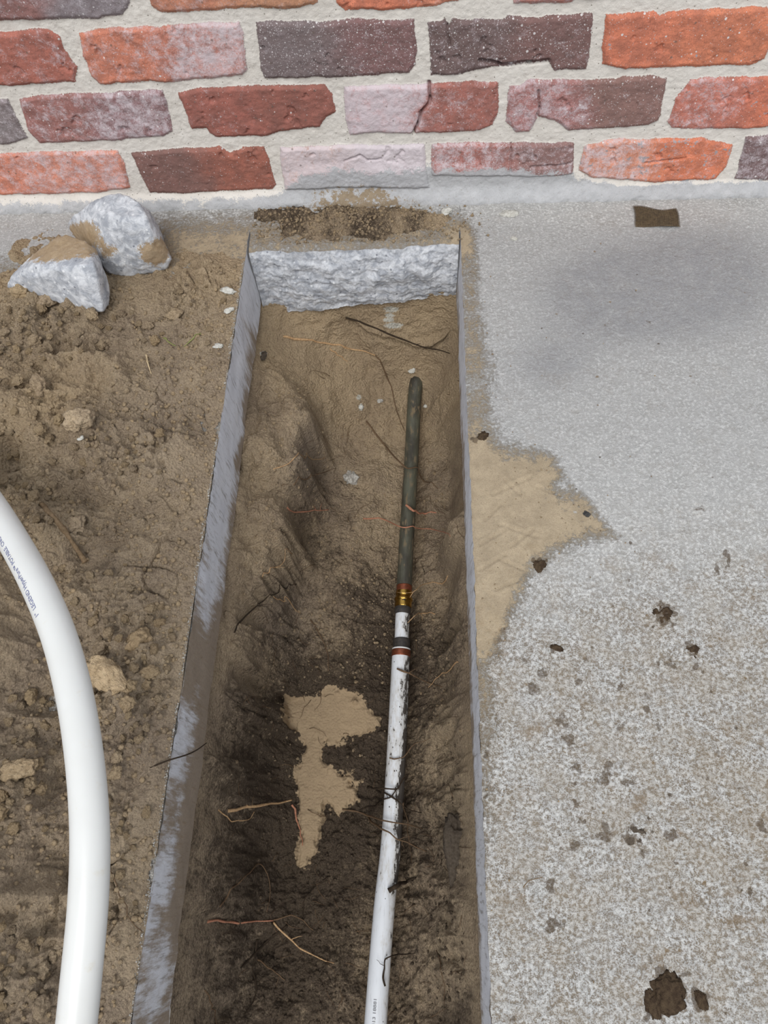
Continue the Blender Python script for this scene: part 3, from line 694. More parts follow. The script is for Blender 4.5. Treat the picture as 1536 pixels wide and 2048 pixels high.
# ------------------------------------------------------------------ soil in the slot
CT = [  # u, v, z
 (515,592,-.108),(600,600,-.112),(700,582,-.108),(780,565,-.100),(860,552,-.092),(912,552,-.092),
 (530,630,-.125),(620,640,-.15),(720,630,-.145),(800,620,-.135),(880,630,-.135),(912,640,-.13),
 (540,690,-.14),(620,700,-.185),(700,690,-.20),(780,690,-.21),(850,700,-.225),(905,705,-.20),
 (510,760,-.115),(560,750,-.145),(640,760,-.21),(720,760,-.26),(800,760,-.285),(860,760,-.285),(908,770,-.22),
 (500,830,-.115),(560,830,-.14),(610,840,-.17),(650,860,-.26),(720,860,-.30),(800,860,-.315),(865,860,-.31),(905,850,-.24),
 (475,940,-.113),(520,950,-.13),(575,950,-.16),(610,930,-.19),(650,950,-.29),(740,950,-.315),(870,950,-.315),(905,960,-.25),
 (460,1040,-.113),(520,1050,-.135),(572,1060,-.19),(620,1060,-.29),(700,1060,-.315),(860,1050,-.315),(905,1060,-.24),(925,1060,-.15),
 (440,1150,-.113),(490,1160,-.135),(540,1160,-.19),(600,1170,-.27),(700,1170,-.32),(860,1170,-.31),(900,1170,-.25),(930,1170,-.14),
 (425,1250,-.113),(470,1260,-.14),(530,1250,-.22),(600,1260,-.29),(690,1270,-.325),(850,1270,-.315),(900,1270,-.25),(935,1270,-.14),
 (405,1380,-.113),(450,1380,-.14),(520,1380,-.23),(590,1390,-.32),(680,1400,-.33),(850,1400,-.31),(900,1400,-.25),(938,1400,-.14),
 (380,1520,-.113),(430,1520,-.15),(500,1530,-.26),(580,1530,-.335),(680,1530,-.34),(850,1540,-.305),(905,1540,-.23),(942,1540,-.14),
 (355,1680,-.113),(410,1680,-.17),(480,1690,-.27),(570,1680,-.34),(670,1690,-.342),(850,1700,-.30),(905,1700,-.24),(948,1700,-.14),
 (335,1830,-.113),(385,1830,-.16),(460,1840,-.26),(560,1840,-.335),(670,1840,-.335),(840,1850,-.30),(900,1850,-.23),(950,1850,-.14),
 (310,2000,-.113),(360,2000,-.16),(440,2010,-.26),(560,2010,-.33),(660,2010,-.33),(830,2010,-.30),(900,2010,-.23),(955,2010,-.14),
 (300,2200,-.113),(430,2200,-.26),(560,2200,-.33),(820,2200,-.30),(955,2200,-.14)]
pt = [at_z(u, v, z) for u, v, z in CT]
_k = [i for i, p in enumerate(pt) if p[1] < 0.76]
tps_t = TPS([pt[i][:2] for i in _k], [CT[i][2] for i in _k], 2e-5)
PIPE_PX = [(834, 748), (829, 800), (824, 900), (818, 1000), (812, 1100), (808, 1186), (805, 1230), (803, 1290), (801, 1330), (793, 1500), (781, 1700), (770, 1800), (760, 1920), (751, 2048), (744, 2140)]
PIPE_Z = [-.262, -.276, -.294, -.300, -.300, -.300, -.300, -.300, -.300, -.297, -.292, -.288, -.285, -.282, -.28]
PIPE = np.array([at_z(u, v, z) for (u, v), z in zip(PIPE_PX, PIPE_Z)])
def pipe_x(Y): return np.interp(-Y, -PIPE[:, 1], PIPE[:, 0])
def pipe_z(Y): return np.interp(-Y, -PIPE[:, 1], PIPE[:, 2])
PUD = [(580,1400),(640,1385),(705,1380),(762,1410),(740,1470),(690,1490),(650,1505),(720,1560),(708,1600),(665,1625),(640,1680),(612,1732),(597,1722),(605,1650),(580,1600),(575,1560),(602,1520),(610,1500),(580,1450)]
pudw = [at_z(u, v, -.335)[:2] for u, v in PUD]
def H_base(x, y):
    wx_ = x + 0.010 * fbm(x, y, 13, 3, 301); wy_ = y + 0.012 * fbm(x, y, 12, 3, 302)
    h = tps_t(wx_, wy_)
    # the banks break off in a step down to the floor
    tt_ = np.clip((-0.135 - h) / 0.185, 0, 1) + 0.07 * fbm(x, y, 16, 3, 305)
    st_ = -0.135 - 0.185 * (0.25 * np.clip(tt_, 0, 1) + 0.75 * sstep(0.30, 0.72, tt_))
    kk = sstep(0.70, 0.62, y) * (h < -0.135) * sstep(0.12, 0.34, y)
    h = h * (1 - kk) + np.minimum(np.where(h < -0.32, h, st_), -0.12) * kk
    for u, v, z, r, dp in ((905, 1640, -.20, .020, .045), (905, 975, -.27, .020, .02), (570, 1010, -.2, .018, .03), (480, 945, -.14, .008, .014), (580, 1250, -.26, .02, .015), (500, 1920, -.27, .020, .03), (395, 1845, -.17, .010, .02), (440, 1620, -.21, .012, .02)):
        c = at_z(u, v, z); h = h - dp * np.exp(-(((x - c[0]) / r) ** 2 + ((y - c[1]) / r) ** 2))
    return h
def H_detail(x, y, h):
    low = sstep(-0.16, -0.29, h); rough_ = 0.35 + 0.65 * sstep(0.55, 0.30, y)
    d = 0.017 * fbm(x, y, 22, 5, 310) * (1 - 0.3 * low)
    sx = x * 0.85 + y * 0.52; sy = -x * 0.52 + y * 0.85
    d = d + 0.0042 * fbm(sx, sy * 4.0, 15, 4, 320) * (1 - low * 0.4)
    d = d - 0.008 * sstep(0.25, 0.8, ridged(x, y, 15, 3, 325)) * (1 - 0.3 * low)
    d1, d2 = cells(x + 0.006 * fbm(x, y, 50, 3, 3), y + 0.006 * fbm(x, y, 50, 3, 7), 34, 331)
    d = d - 0.0045 * sstep(0.10, 0.0, d2 - d1) * (1 - 0.55 * low) * sstep(0.0, 0.4, fbm(x, y, 11, 2, 8))
    d = d + rough_ * (0.0044 * crumbs(x, y, 90, 341, 0.6) * 2 + 0.0068 * crumbs(x, y, 42, 342, 0.42) * 2)
    d = d + (0.4 + 0.6 * rough_) * (0.0034 * fbm(x, y, 110, 4, 350) + 0.0018 * crumbs(x, y, 190, 352, 0.7) * 2)
    return d
def H_fix(x, y, h):
    ps = poly_sdf(x, y, pudw) + 0.022 * fbm(x, y, 45, 4, 371)
    hp = -0.336 + 0.0007 * fbm(x, y, 60, 3, 9)
    k = sstep(-0.004, 0.010, ps) * 0.85
    h = h * (1 - k) + hp * k
    dx = np.abs(x - pipe_x(y)); bed = pipe_z(y) - 0.006
    h = np.where(dx < 0.030, np.minimum(h, bed + 0.9 * np.maximum(dx - 0.014, 0)), h)
    m = np.minimum(x - XL, XR - x)
    h = np.where(m < 0.006, np.minimum(h, -0.104), h)
    return np.minimum(h, -0.090)
nx_, ny_ = 340, 1060
gx = np.linspace(XL - 0.012, XR + 0.012, nx_)
YF = 0.745
gy = np.linspace(YN, YF, 1000)
GX, GY = np.meshgrid(gx, gy)
hb = H_base(GX, GY); dt = H_detail(GX, GY, hb)
gyy, gxx = np.gradient(hb, gy, gx)
nl = np.sqrt(1 + gxx ** 2 + gyy ** 2); cap = 1.0
A_ = sstep(0.0, 0.02, GX - XL) * sstep(0.0, 0.02, XR - GX) * sstep(YF, YF - .02, GY)
HT = H_fix(GX, GY, hb + dt / np.minimum(nl, 2.0))
TXf = GX - gxx / nl * dt * 0.8 * A_; TYf = GY - gyy / nl * dt * 0.8 * A_
# far bank: climbs steeply to the underside of the concrete
nb = 330; tb = np.linspace(0, 1, nb + 1)[1:]
BX, BT = np.meshgrid(gx, tb)
z0 = np.repeat(HT[-1:], nb, 0); top = -0.088
yb = YF + (0.812 - YF) * (1 - (1 - np.clip(BT / .86, 0, 1)) ** 1.8) + 0.05 * sstep(0.86, 1.0, BT)
zb = z0 + (top - z0) * np.clip(BT / .86, 0, 1) ** 1.25
# crack slanting across the bank with an overhanging lip
crk = 0.52 - 1.15 * (BX + 0.09) + 0.03 * fbm(BX, zb, 25, 3, 66)
on_ = sstep(-0.13, -0.09, BX) * sstep(0.055, 0.04, BX)
off = 0.010 * fbm(BX, zb, 16, 4, 61) + 0.0035 * fbm(BX, zb * 1.5, 60, 4, 62) + 0.0012 * crumbs(BX, zb, 150, 63, .6) * 2 - 0.005 * sstep(.3, .8, ridged(BX, zb, 14, 3, 64)) * sstep(-0.03, -.09, BX)
off = off - 0.010 * np.exp(-((BT - crk) / 0.016) ** 2) * on_ + 0.006 * sstep(0.05, 0.0, np.abs(BT - crk - 0.035)) * on_
off = off * sstep(0.0, 0.12, BT)
yb2 = yb - off; zb2 = zb + 0.35 * off
# the pipe comes out of the bank: leave it room
GXa = np.vstack([TXf, BX]); GYa = np.vstack([TYf, yb2]); HT = np.vstack([HT, zb2])
GX, GY = GXa, GYa
_bv = BVHTree.FromPolygons(np.stack([GX, GY, HT], -1).reshape(-1, 3).tolist(), grid_faces(*GX.shape).tolist())
def H_t(x, y):
    x = np.asarray(x, float); y = np.asarray(y, float); out = np.empty(x.size)
    for i, (a, b) in enumerate(zip(x.ravel(), y.ravel())):
        r = _bv.ray_cast(Vector((a, b, -0.04)), Vector((0, 0, -1)))
        out[i] = r[0].z if r[0] is not None else -0.32
    return out.reshape(x.shape)
CW = [(700,620,-.4,-.15),(560,700,.0,-.15),(800,700,-.1,-.22),(700,760,.10,-.27),(860,820,.1,-.31),(540,850,.05,-.14),(700,950,.30,-.31),(620,920,.55,-.2),(870,960,.35,-.31),(500,1050,.1,-.13),(620,1060,.55,-.29),(700,1060,.35,-.31),
      (470,1160,.15,-.13),(560,1180,.55,-.2),(750,1180,.75,-.32),(870,1180,.35,-.31),(450,1300,.15,-.14),(570,1290,.75,-.27),(650,1260,.35,-.31),(740,1300,.85,-.32),(880,1300,.65,-.3),(430,1400,.35,-.14),(540,1390,.85,-.25),(700,1440,.9,-.33),(870,1420,.6,-.3),(935,1400,.2,-.14),
      (400,1520,.35,-.14),(470,1530,.75,-.22),(560,1560,1.0,-.33),(700,1600,1.0,-.34),(880,1560,.45,-.27),(380,1680,.35,-.15),(450,1700,.65,-.25),(560,1740,1.05,-.34),(680,1740,.9,-.34),(870,1700,.55,-.3),(370,1850,.5,-.15),(470,1850,.7,-.26),(620,1880,1.0,-.33),(720,1880,.6,-.33),(860,1860,.5,-.3),
      (340,2000,.5,-.15),(450,2010,.6,-.26),(600,2020,.85,-.33),(700,2020,.6,-.33),(880,2000,.55,-.28),(940,1800,.3,-.14)]
p = [at_z(u, v, z) for u, v, w, z in CW]
wet = TPS([q[:2] for q in p], [c[2] for c in CW], 1e-3)(GX, GY)
tan = 0.45 * sstep(0.62, 0.72, GY) + 0.15 * sstep(-.18, -.13, HT)
u_, v_ = project(GX, GY, HT)
grey = 0.9 * np.exp(-((u_ - 620) / 40.0) ** 2 - ((v_ - 920) / 75.0) ** 2) + 0.7 * np.exp(-((u_ - 570) / 60.0) ** 2 - ((v_ - 1230) / 90.0) ** 2) + 0.35 * sstep(600, 480, u_) * sstep(1200, 1500, v_)
chalk = np.zeros(GX.shape)
for a, b, rx, ry in ((783, 619, 15, 6), (779, 631, 9, 5), (777, 640, 11, 4), (787, 651, 18, 6), (526, 708, 7, 5), (718, 795, 5, 5), (722, 814, 5, 7)):
    chalk = np.maximum(chalk, 0.95 * np.exp(-(((u_ - a) / rx / 1.2) ** 2 + ((v_ - b) / ry / 1.2) ** 2)))
me = grid_mesh('trench_soil', GX, GY, HT, dict(wet=np.clip(wet, -.3, 1.1), tan=tan, grey=grey, patch=poly_sdf(GX, GY, pudw) + 0.022 * fbm(GX, GY, 45, 4, 371) - .001, chalk=chalk))
soil = link('trench_soil', me, MSO)
tag(soil, 'moist brown soil banks and wet muddy bottom of the dug slot', None, kind='structure')

# ------------------------------------------------------------------ soil heaped on the slab, left
CL = [(0,470,-.008),(100,450,-.010),(350,440,-.010),(440,470,-.009),(495,480,-.006),(420,500,-.004),(350,520,.002),(0,540,.004),(280,560,.006),(470,540,.003),
 (230,600,.012),(400,600,.006),(480,600,.002),(0,620,.030),(80,630,.028),(250,650,.012),(370,680,.008),(460,680,.002),
 (60,690,.014),(200,700,.006),(330,700,.005),(20,760,.040),(110,760,.034),(220,760,.022),(330,760,.020),(440,780,.003),
 (60,840,.045),(160,850,.040),(280,830,.018),(360,810,.008),(60,890,.022),(200,900,.030),(300,900,.030),(420,900,.003),
 (30,950,.040),(130,960,.020),(280,930,.026),(350,960,.026),(60,1010,.035),(200,1000,.018),(300,1010,.012),(415,1020,.002),
 (120,1080,.024),(200,1100,.016),(300,1120,.010),(390,1130,.002),(30,1150,.050),(90,1180,.008),(150,1180,.022),(260,1200,.018),(385,1200,.002),
 (20,1260,.052),(90,1290,.012),(170,1250,.018),(250,1240,.026),(300,1300,.020),(370,1300,.002),(200,1350,.026),(320,1380,.012),(350,1400,.002),
 (20,1380,.030),(80,1410,.006),(110,1460,.008),(40,1500,.040),(100,1560,.020),(230,1480,.026),(300,1500,.018),(335,1520,.002),
 (30,1640,.046),(100,1700,.030),(230,1620,.008),(290,1650,.014),(310,1680,.002),(20,1800,.050),(90,1850,.030),(230,1780,.010),(280,1800,.002),
 (20,1980,.046),(90,1990,.028),(210,1950,.020),(255,1960,.006),(230,2040,.015),(-80,1000,.05),(-80,1500,.05),(-80,2000,.05),(100,2200,.03)]
pl = [at_z(u, v, z) for u, v, z in CL]
tps_l = TPS([q[:2] for q in pl], [c[2] for c in CL], 1e-5)
def H_l(x, y):
    x = np.asarray(x, float); y = np.asarray(y, float)
    wx_ = x + 0.010 * fbm(x, y, 18, 3, 401); wy_ = y + 0.010 * fbm(x, y, 18, 3, 402)
    e = XL - x
    k = sstep(0.0, 0.05, e); fade = sstep(0.84, 0.70, y); pxk = 1.5
    h = np.where(k < 1, tps_l(x, y) * (1 - k) + tps_l(wx_, wy_) * k, tps_l(wx_, wy_))
    flat = sstep(0.05, 0.3, fbm(x, y, 7, 2, 440)) * 0.55 * sstep(0.15, 0.35, y)
    h = h + k * (0.35 + 0.65 * fade) * (1 - flat) * 1.65 * (0.014 * fbm(x, y, 22, 5, 410) + 0.010 * ridged(x + 0.01 * fbm(x, y, 20, 2, 7), y, 26, 3, 415) - 0.004)
    rgh = (1 - flat) * (0.5 + 0.5 * fade)
    mod = sstep(-0.35, 0.35, fbm(x, y, 11, 3, 445))
    h = h + k * rgh * (0.016 * crumbs(x, y, 32, 420, 0.45, .2, .5) * 1.1 * mod + 0.011 * crumbs(x, y, 62, 421, 0.6) * 1.2 * (0.4 + 0.6 * mod))
    h = h + (0.35 + 0.65 * k) * (0.3 + 0.7 * rgh) * (0.0058 * crumbs(x, y, 125, 422, 0.65) * 1.2 + 0.0030 * crumbs(x, y, 230, 423, 0.7))
    h = h + 0.0032 * fbm(x, y, 110, 4, 430) * (0.4 + 0.6 * k)
    d1, d2 = cells(x + 0.006 * fbm(x, y, 50, 2, 3), y, 30, 451)
    h = h - 0.008 * k * sstep(0.09, 0.0, d2 - d1) * sstep(-0.1, 0.3, fbm(x, y, 10, 2, 18))
    cov = sstep(0.002, 0.006, tps_l(x, y))
    h = np.where(cov > 0, np.maximum(h, -0.004 + cov * (0.0065 + 0.0015 * fbm(x, y, 120, 3, 433) + 0.004 * crumbs(x, y, 100, 434, .7))), h)
    lim = 0.0012 + 0.7 * np.maximum(e, 0) + 0.0008 * fbm(x, y, 200, 2, 77)
    return np.minimum(h, lim)
gx = np.linspace(-0.76, XL - 0.0002, 560); gy = np.linspace(YN, 0.865, 1040)
GX, GY = np.meshgrid(gx, gy)
HL = H_l(GX, GY)
u_, v_ = project(GX, GY, HL)
wetl = 0.10 + 0.30 * fbm(GX, GY, 6, 3, 460) + 0.25 * sstep(1100, 1700, v_)
tanl = np.clip(0.55 * np.exp(-((u_ - 110) / 140.0) ** 2 - ((v_ - 780) / 110.0) ** 2) + 0.35 * sstep(640, 540, v_) + 0.3 * fbm(GX, GY, 8, 3, 470), 0, 1)
greyl = np.clip(0.5 * np.exp(-((u_ - 300) / 110.0) ** 2 - ((v_ - 860) / 200.0) ** 2) + 0.35 * sstep(1000, 1300, v_), 0, 1)
me = grid_mesh('soil_heap', GX, GY, HL, dict(wet=wetl, tan=tanl, grey=greyl, patch=np.full(GX.shape, -.5)), mask=HL > -0.0015)
heap = link('soil_heap', me, MSD)
tag(heap, 'loose crumbly tan soil heaped over the slab left of the slot', 'soil', kind='stuff')
# soil crumbled on the strip in front of the wall
def H_b(x, y):
    u, v = project(x, y, 0 * x)
    m = 1.0 * np.exp(-((u - 690 + 30 * fbm(x, y, 20, 3, 5)) / 115.0) ** 2 - ((v - 450 + 22 * fbm(x, y, 25, 3, 6)) / 25.0) ** 2) + 0.7 * np.exp(-((u - 800) / 110.0) ** 2 - ((v - 440) / 20.0) ** 2) + 0.45 * np.exp(-((u - 540) / 45.0) ** 2 - ((v - 432) / 10.0) ** 2)
    h = 0.017 * m - 0.0042 + 0.007 * fbm(x, y, 40, 4, 501)
    return h + sstep(0.1, 0.5, m) * (0.011 * crumbs(x, y, 70, 502, 0.6) + 0.006 * crumbs(x, y, 150, 503, .7) + 0.0015 * fbm(x, y, 150, 3, 504)) - 0.01 * sstep(0.006, 0, y - broken_y(x))
gx = np.linspace(XL + 0.004, XR - 0.004, 330); gy = np.linspace(YB - 0.002, YW - 0.006, 130)
GX, GY = np.meshgrid(gx, gy); HB = H_b(GX, GY)
me = grid_mesh('soil_scatter', GX, GY, HB, dict(wet=0.60 + 0.4 * fbm(GX, GY, 25, 3, 9), tan=0 * GX + .2, grey=0 * GX, patch=0 * GX - .5), mask=HB > -0.0008)
bsoil = link('soil_scatter', me, MSO)
tag(bsoil, 'brown soil crumbs strewn along the strip between wall and slot', 'soil', kind='stuff')

def hit(u, v, which='t', zmin=None, zmax=None):
    """where the sight line through a pixel meets the soil"""
    Hf = {'t': H_t, 'l': H_l, 'b': H_b, 's': lambda x, y: 0 * x}[which]
    if which == 't':
        r = ray(u, v); q = _bv.ray_cast(Vector((0, 0, CH)), Vector(r).normalized())
        if q[0] is not None: return np.array(q[0])
        return at_z(u, v, -.30)
    z = np.arange(0.10, -0.37, -0.0008); r = ray(u, v); t = (z - CH) / r[2]
    x = r[0] * t; y = r[1] * t
    if which == 't':
        ok = (x > XL) & (x < XR) & (z < -0.02)
    else: ok = np.ones(len(z), bool)
    h = Hf(x, y); m = ok & (z <= h)
    i = int(np.argmax(m)) if m.any() else int(np.argmin(np.abs(z + (0.3 if which == 't' else 0))))
    return np.array([x[i], y[i], z[i]])

# ------------------------------------------------------------------ tubes
def tube_np(path, rad, n=12, closed_ends=True):
    path = np.array(path, float); m = len(path); rad = np.broadcast_to(np.asarray(rad, float), (m,))
    t = np.gradient(path, axis=0); t /= np.linalg.norm(t, axis=1)[:, None] + 1e-12
    up = np.array([0, 0, 1.0]); co = []
    a_prev = None
    for i in range(m):
        if a_prev is None:
            a = np.cross(t[i], up)
            if np.linalg.norm(a) < 1e-3: a = np.cross(t[i], [1.0, 0, 0])
        else: a = a_prev - (a_prev @ t[i]) * t[i]
        a /= np.linalg.norm(a); a_prev = a; b = np.cross(a, t[i])
        ph = np.arange(n) / n * 2 * math.pi
        co.append(path[i] + rad[i] * (np.cos(ph)[:, None] * a + np.sin(ph)[:, None] * b))
    co = np.concatenate(co)
    i = np.arange(m - 1)[:, None] * n; j = np.arange(n)[None, :]; j2 = (j + 1) % n
    f = np.stack([i + j, i + j2, i + n + j2, i + n + j], -1).reshape(-1, 4)
    if closed_ends:
        co = np.concatenate([co, path[:1], path[-1:]]); c0 = len(co) - 2; c1 = len(co) - 1
        k = np.arange(0, n, 2)
        f = np.concatenate([f, np.stack([np.full(len(k), c0), (k + 2) % n, (k + 1) % n, k], -1), np.stack([np.full(len(k), c1), (m - 1) * n + k, (m - 1) * n + (k + 1) % n, (m - 1) * n + (k + 2) % n], -1)])
    return co, f
def spline(P_, n):
    P_ = np.array(P_, float)
    if len(P_) == 2: return P_[0] + np.linspace(0, 1, n)[:, None] * (P_[1] - P_[0])
    d = np.r_[0, np.cumsum(np.linalg.norm(np.diff(P_, axis=0), axis=1) ** 0.5)]
    Q = np.vstack([2 * P_[0] - P_[1], P_, 2 * P_[-1] - P_[-2]]); D = np.r_[d[0] - (d[1] - d[0]), d, d[-1] + (d[-1] - d[-2])]
    out = []
    for s in np.linspace(d[0], d[-1], n):
        i = min(max(np.searchsorted(d, s) , 1), len(d) - 1)
        t0, t1, t2, t3 = D[i - 1], D[i], D[i + 1], D[i + 2]; p0, p1, p2, p3 = Q[i - 1], Q[i], Q[i + 1], Q[i + 2]
        A1 = (t1 - s) / (t1 - t0) * p0 + (s - t0) / (t1 - t0) * p1; A2 = (t2 - s) / (t2 - t1) * p1 + (s - t1) / (t2 - t1) * p2
        A3 = (t3 - s) / (t3 - t2) * p2 + (s - t2) / (t3 - t2) * p3
        B1 = (t2 - s) / (t2 - t0) * A1 + (s - t0) / (t2 - t0) * A2; B2 = (t3 - s) / (t3 - t1) * A2 + (s - t1) / (t3 - t1) * A3
        out.append((t2 - s) / (t2 - t1) * B1 + (s - t1) / (t2 - t1) * B2)
    return np.array(out)

# ------------------------------------------------------------------ the buried water line
line = bpy.data.objects.new('water_line', None); COL.objects.link(line)
tag(line, 'buried water line of dark copper pipe joined by brass to muddy white plastic pipe', 'pipe')
PS = spline(PIPE, 420)
PV = np.array([project(*q)[1] for q in PS])
def seg(v0, v1, n=60):
    vs = np.linspace(v0, v1, n)
    return np.stack([np.interp(vs, PV, PS[:, k]) for k in range(3)], -1)
def pipe_part(name, v0, v1, r, mat, parent, n=60, prof=None, mud=None, label=None, nn=32):
    path = seg(v0, v1, n); rr = np.full(n, r) if prof is None else np.interp(np.linspace(0, 1, n), prof[0], prof[1])
    co, f = tube_np(path, rr, nn)
    at = {}
    if mud is not None:
        u, v = project(co[:, 0], co[:, 1], co[:, 2])
        px = np.interp(co[:, 1], path[::-1, 1], path[::-1, 0]); side = (co[:, 0] - px) / r
        at['mud'] = mud(v, side)
    me = mesh_from(name, co, f[:, ::-1], at); o = link(name, me, mat, parent)
    if label: o['label'] = label
    return o
cop = pipe_part('copper_pipe', 752, 1186, 0.0119, MCOP, line, 90, prof=([0, .006, .014, .03, 1], [.004, .0088, .0108, .0119, .0119]), label='dark tarnished copper pipe with pinched capped end')
pipe_part('copper_collar', 1172, 1184, 0.0121, MCOPR, cop, 8)
cpl = pipe_part('brass_coupling', 1183, 1216, 0.0125, MBR, line, 60, prof=([0, .02, .05, .24, .28, .34, .42, .52, .58, .60, .62, .94, .97, 1], [.0112, .0126, .0128, .0128, .0118, .0117, .0138, .0144, .0140, .0128, .0131, .0131, .0128, .0118]), label='shiny brass push-on coupling')
sc_, sf_ = tube_np([PS[0], PS[1]], .001, 4)
slot = seg(1200, 1202.5, 2); 
def small_box(name, c, sx, sy, sz, mat, parent, bev=0.0006):
    bm = bmesh.new(); bmesh.ops.create_cube(bm, size=1); bmesh.ops.scale(bm, vec=(sx, sy, sz), verts=bm.verts)
    bmesh.ops.bevel(bm, geom=bm.edges[:], offset=bev, segments=2, affect='EDGES')
    me = bpy.data.meshes.new(name); bm.to_mesh(me); bm.free(); o = link(name, me, mat, parent); o.location = c; return o
small_box('sight_slot', seg(1200, 1204, 2)[0] + np.array([0.001, -.004, .0130]), .006, .0022, .0012, MBLK, cpl)
pipe_part('rubber_collar', 1215, 1229, 0.0122, MBLK, line, 20, prof=([0, .5, 1], [.0122, .0126, .0116]), label='dark collar below the brass coupling')
mud1 = lambda v, s: 0.42 + 0.35 * sstep(0.0, 0.9, s) + 0.0 * v
pipe_part('white_pipe', 1227, 1282, 0.0107, MPVC, line, 30, mud=mud1, label='short narrow white plastic pipe between the two collars')
pipe_part('black_collar', 1278, 1300, 0.0128, MBLK, line, 24, prof=([0, .1, .5, .8, 1], [.0112, .0132, .0128, .0124, .0120]), label='mud-caked black collar')
pipe_part('white_ring', 1298, 1303, 0.0138, MWP, line, 6)
pipe_part('copper_ring', 1301, 1314, 0.0141, MCOPR, line, 12, label='copper crimp ring')
def mud2(v, s):
    m = 0.38 + 0.45 * sstep(0.1, 1.0, s)
    m += 0.30 * np.exp(-((v - 1640) / 130.0) ** 2) * sstep(-0.3, 0.8, s) + 0.12 * np.exp(-((v - 1480) / 130.0) ** 2)
    return m - 0.30 * sstep(1760, 1850, v) - .05
pvc = pipe_part('plastic_pipe', 1311, 2110, 0.01335, MPVC, line, 260, mud=mud2, nn=40, label='long white plastic pipe specked with mud')

# text wrapped onto a pipe
def text_mesh(body, size, name):
    cu = bpy.data.curves.new(name, 'FONT'); cu.body = body; cu.size = size; cu.resolution_u = 3; cu.offset = size * 0.012
    o = bpy.data.objects.new(name, cu); COL.objects.link(o)
    dg = bpy.context.evaluated_depsgraph_get(); me = bpy.data.meshes.new_from_object(o.evaluated_get(dg))
    bpy.data.objects.remove(o); bpy.data.curves.remove(cu)
    return me
def wrap_text(name, body, size, path, s0, ang0, r, mat, parent, stretch=1.0):
    """text runs along the path; glyph tops point round the pipe"""
    me = text_mesh(body, size, name)
    bm = bmesh.new(); bm.from_mesh(me)
    bmesh.ops.subdivide_edges(bm, edges=[e for e in bm.edges if e.calc_length() > size * .3], cuts=2)
    path = np.array(path); d = np.r_[0, np.cumsum(np.linalg.norm(np.diff(path, axis=0), axis=1))]
    tg = np.gradient(path, axis=0); tg /= np.linalg.norm(tg, axis=1)[:, None]
    for v in bm.verts:
        s = s0 + v.co.x * stretch
        p_ = np.array([np.interp(s, d, path[:, k]) for k in range(3)]); t_ = np.array([np.interp(s, d, tg[:, k]) for k in range(3)]); t_ /= np.linalg.norm(t_)
        side = np.cross(np.array([0, 0, 1.0]), t_); side /= np.linalg.norm(side); upv = np.cross(t_, side)
        a = ang0 + v.co.y / r
        v.co = p_ + (r + 0.00015) * (math.sin(a) * side + math.cos(a) * upv)
    bm.to_mesh(me); bm.free()
    o = link(name, me, mat, parent, smooth=False); return o
pp = PS[::-1]
dcum = np.r_[0, np.cumsum(np.linalg.norm(np.diff(pp, axis=0), axis=1))]
ppv = PV[::-1]
def s_at(v): return float(np.interp(-v, -ppv, dcum))
tx = wrap_text('printed_text', '-2413 18881', 0.0052, pp, s_at(2062), 0.0, 0.01335, MINKD, pvc, 1.25)
tx['label'] = 'grey dotted print on the white plastic pipe'

# ------------------------------------------------------------------ the thick white coil of pipe, left
PXC = [(-190, 830, 46), (-90, 912, 50), (-22, 1003, 54), (26, 1080, 58), (76, 1172, 64), (117, 1270, 69), (148, 1385, 73.5), (167, 1500, 75.5), (178, 1620, 75), (180, 1710, 74.5), (176, 1810, 75), (163, 1950, 78), (153, 2048, 80.5), (138, 2160, 84)]
PRr = 0.0143
pex_ctrl = []
for u, v, w in PXC:
    pex_ctrl.append(at_depth(u, v, FPX * 2 * PRr / w))
pex_ctrl = np.array(pex_ctrl)
yv_ = pex_ctrl[:, 1]
zfit = np.polyfit(yv_, pex_ctrl[:, 2], 2)
path = []
for (u, v, w), p_ in zip(PXC, pex_ctrl):
    zt = float(np.polyval(zfit, p_[1])); path.append(at_z(u, v, zt))
PEXP = spline(path, 200)
co, f = tube_np(PEXP, PRr, 48)
pex = link('coiled_pipe', mesh_from('coiled_pipe', co, f[:, ::-1]), MPEX)
tag(pex, 'thick smooth white plastic pipe curving over the soil heap at lower left', 'pipe')
pr_ = PEXP[::-1]; dc = np.r_[0, np.cumsum(np.linalg.norm(np.diff(pr_, axis=0), axis=1))]
pv_ = np.array([project(*q)[1] for q in pr_])
s_start = float(np.interp(-1238, -pv_, dc))
tx = wrap_text('printed_text', '1"  LEGEND HyperPure\u2122 POTABLE  CNC-50', 0.0062, pr_, s_start, 0.36, PRr, MINK, pex, 1.02)
tx['label'] = 'small blue-grey lettering printed along the pipe'

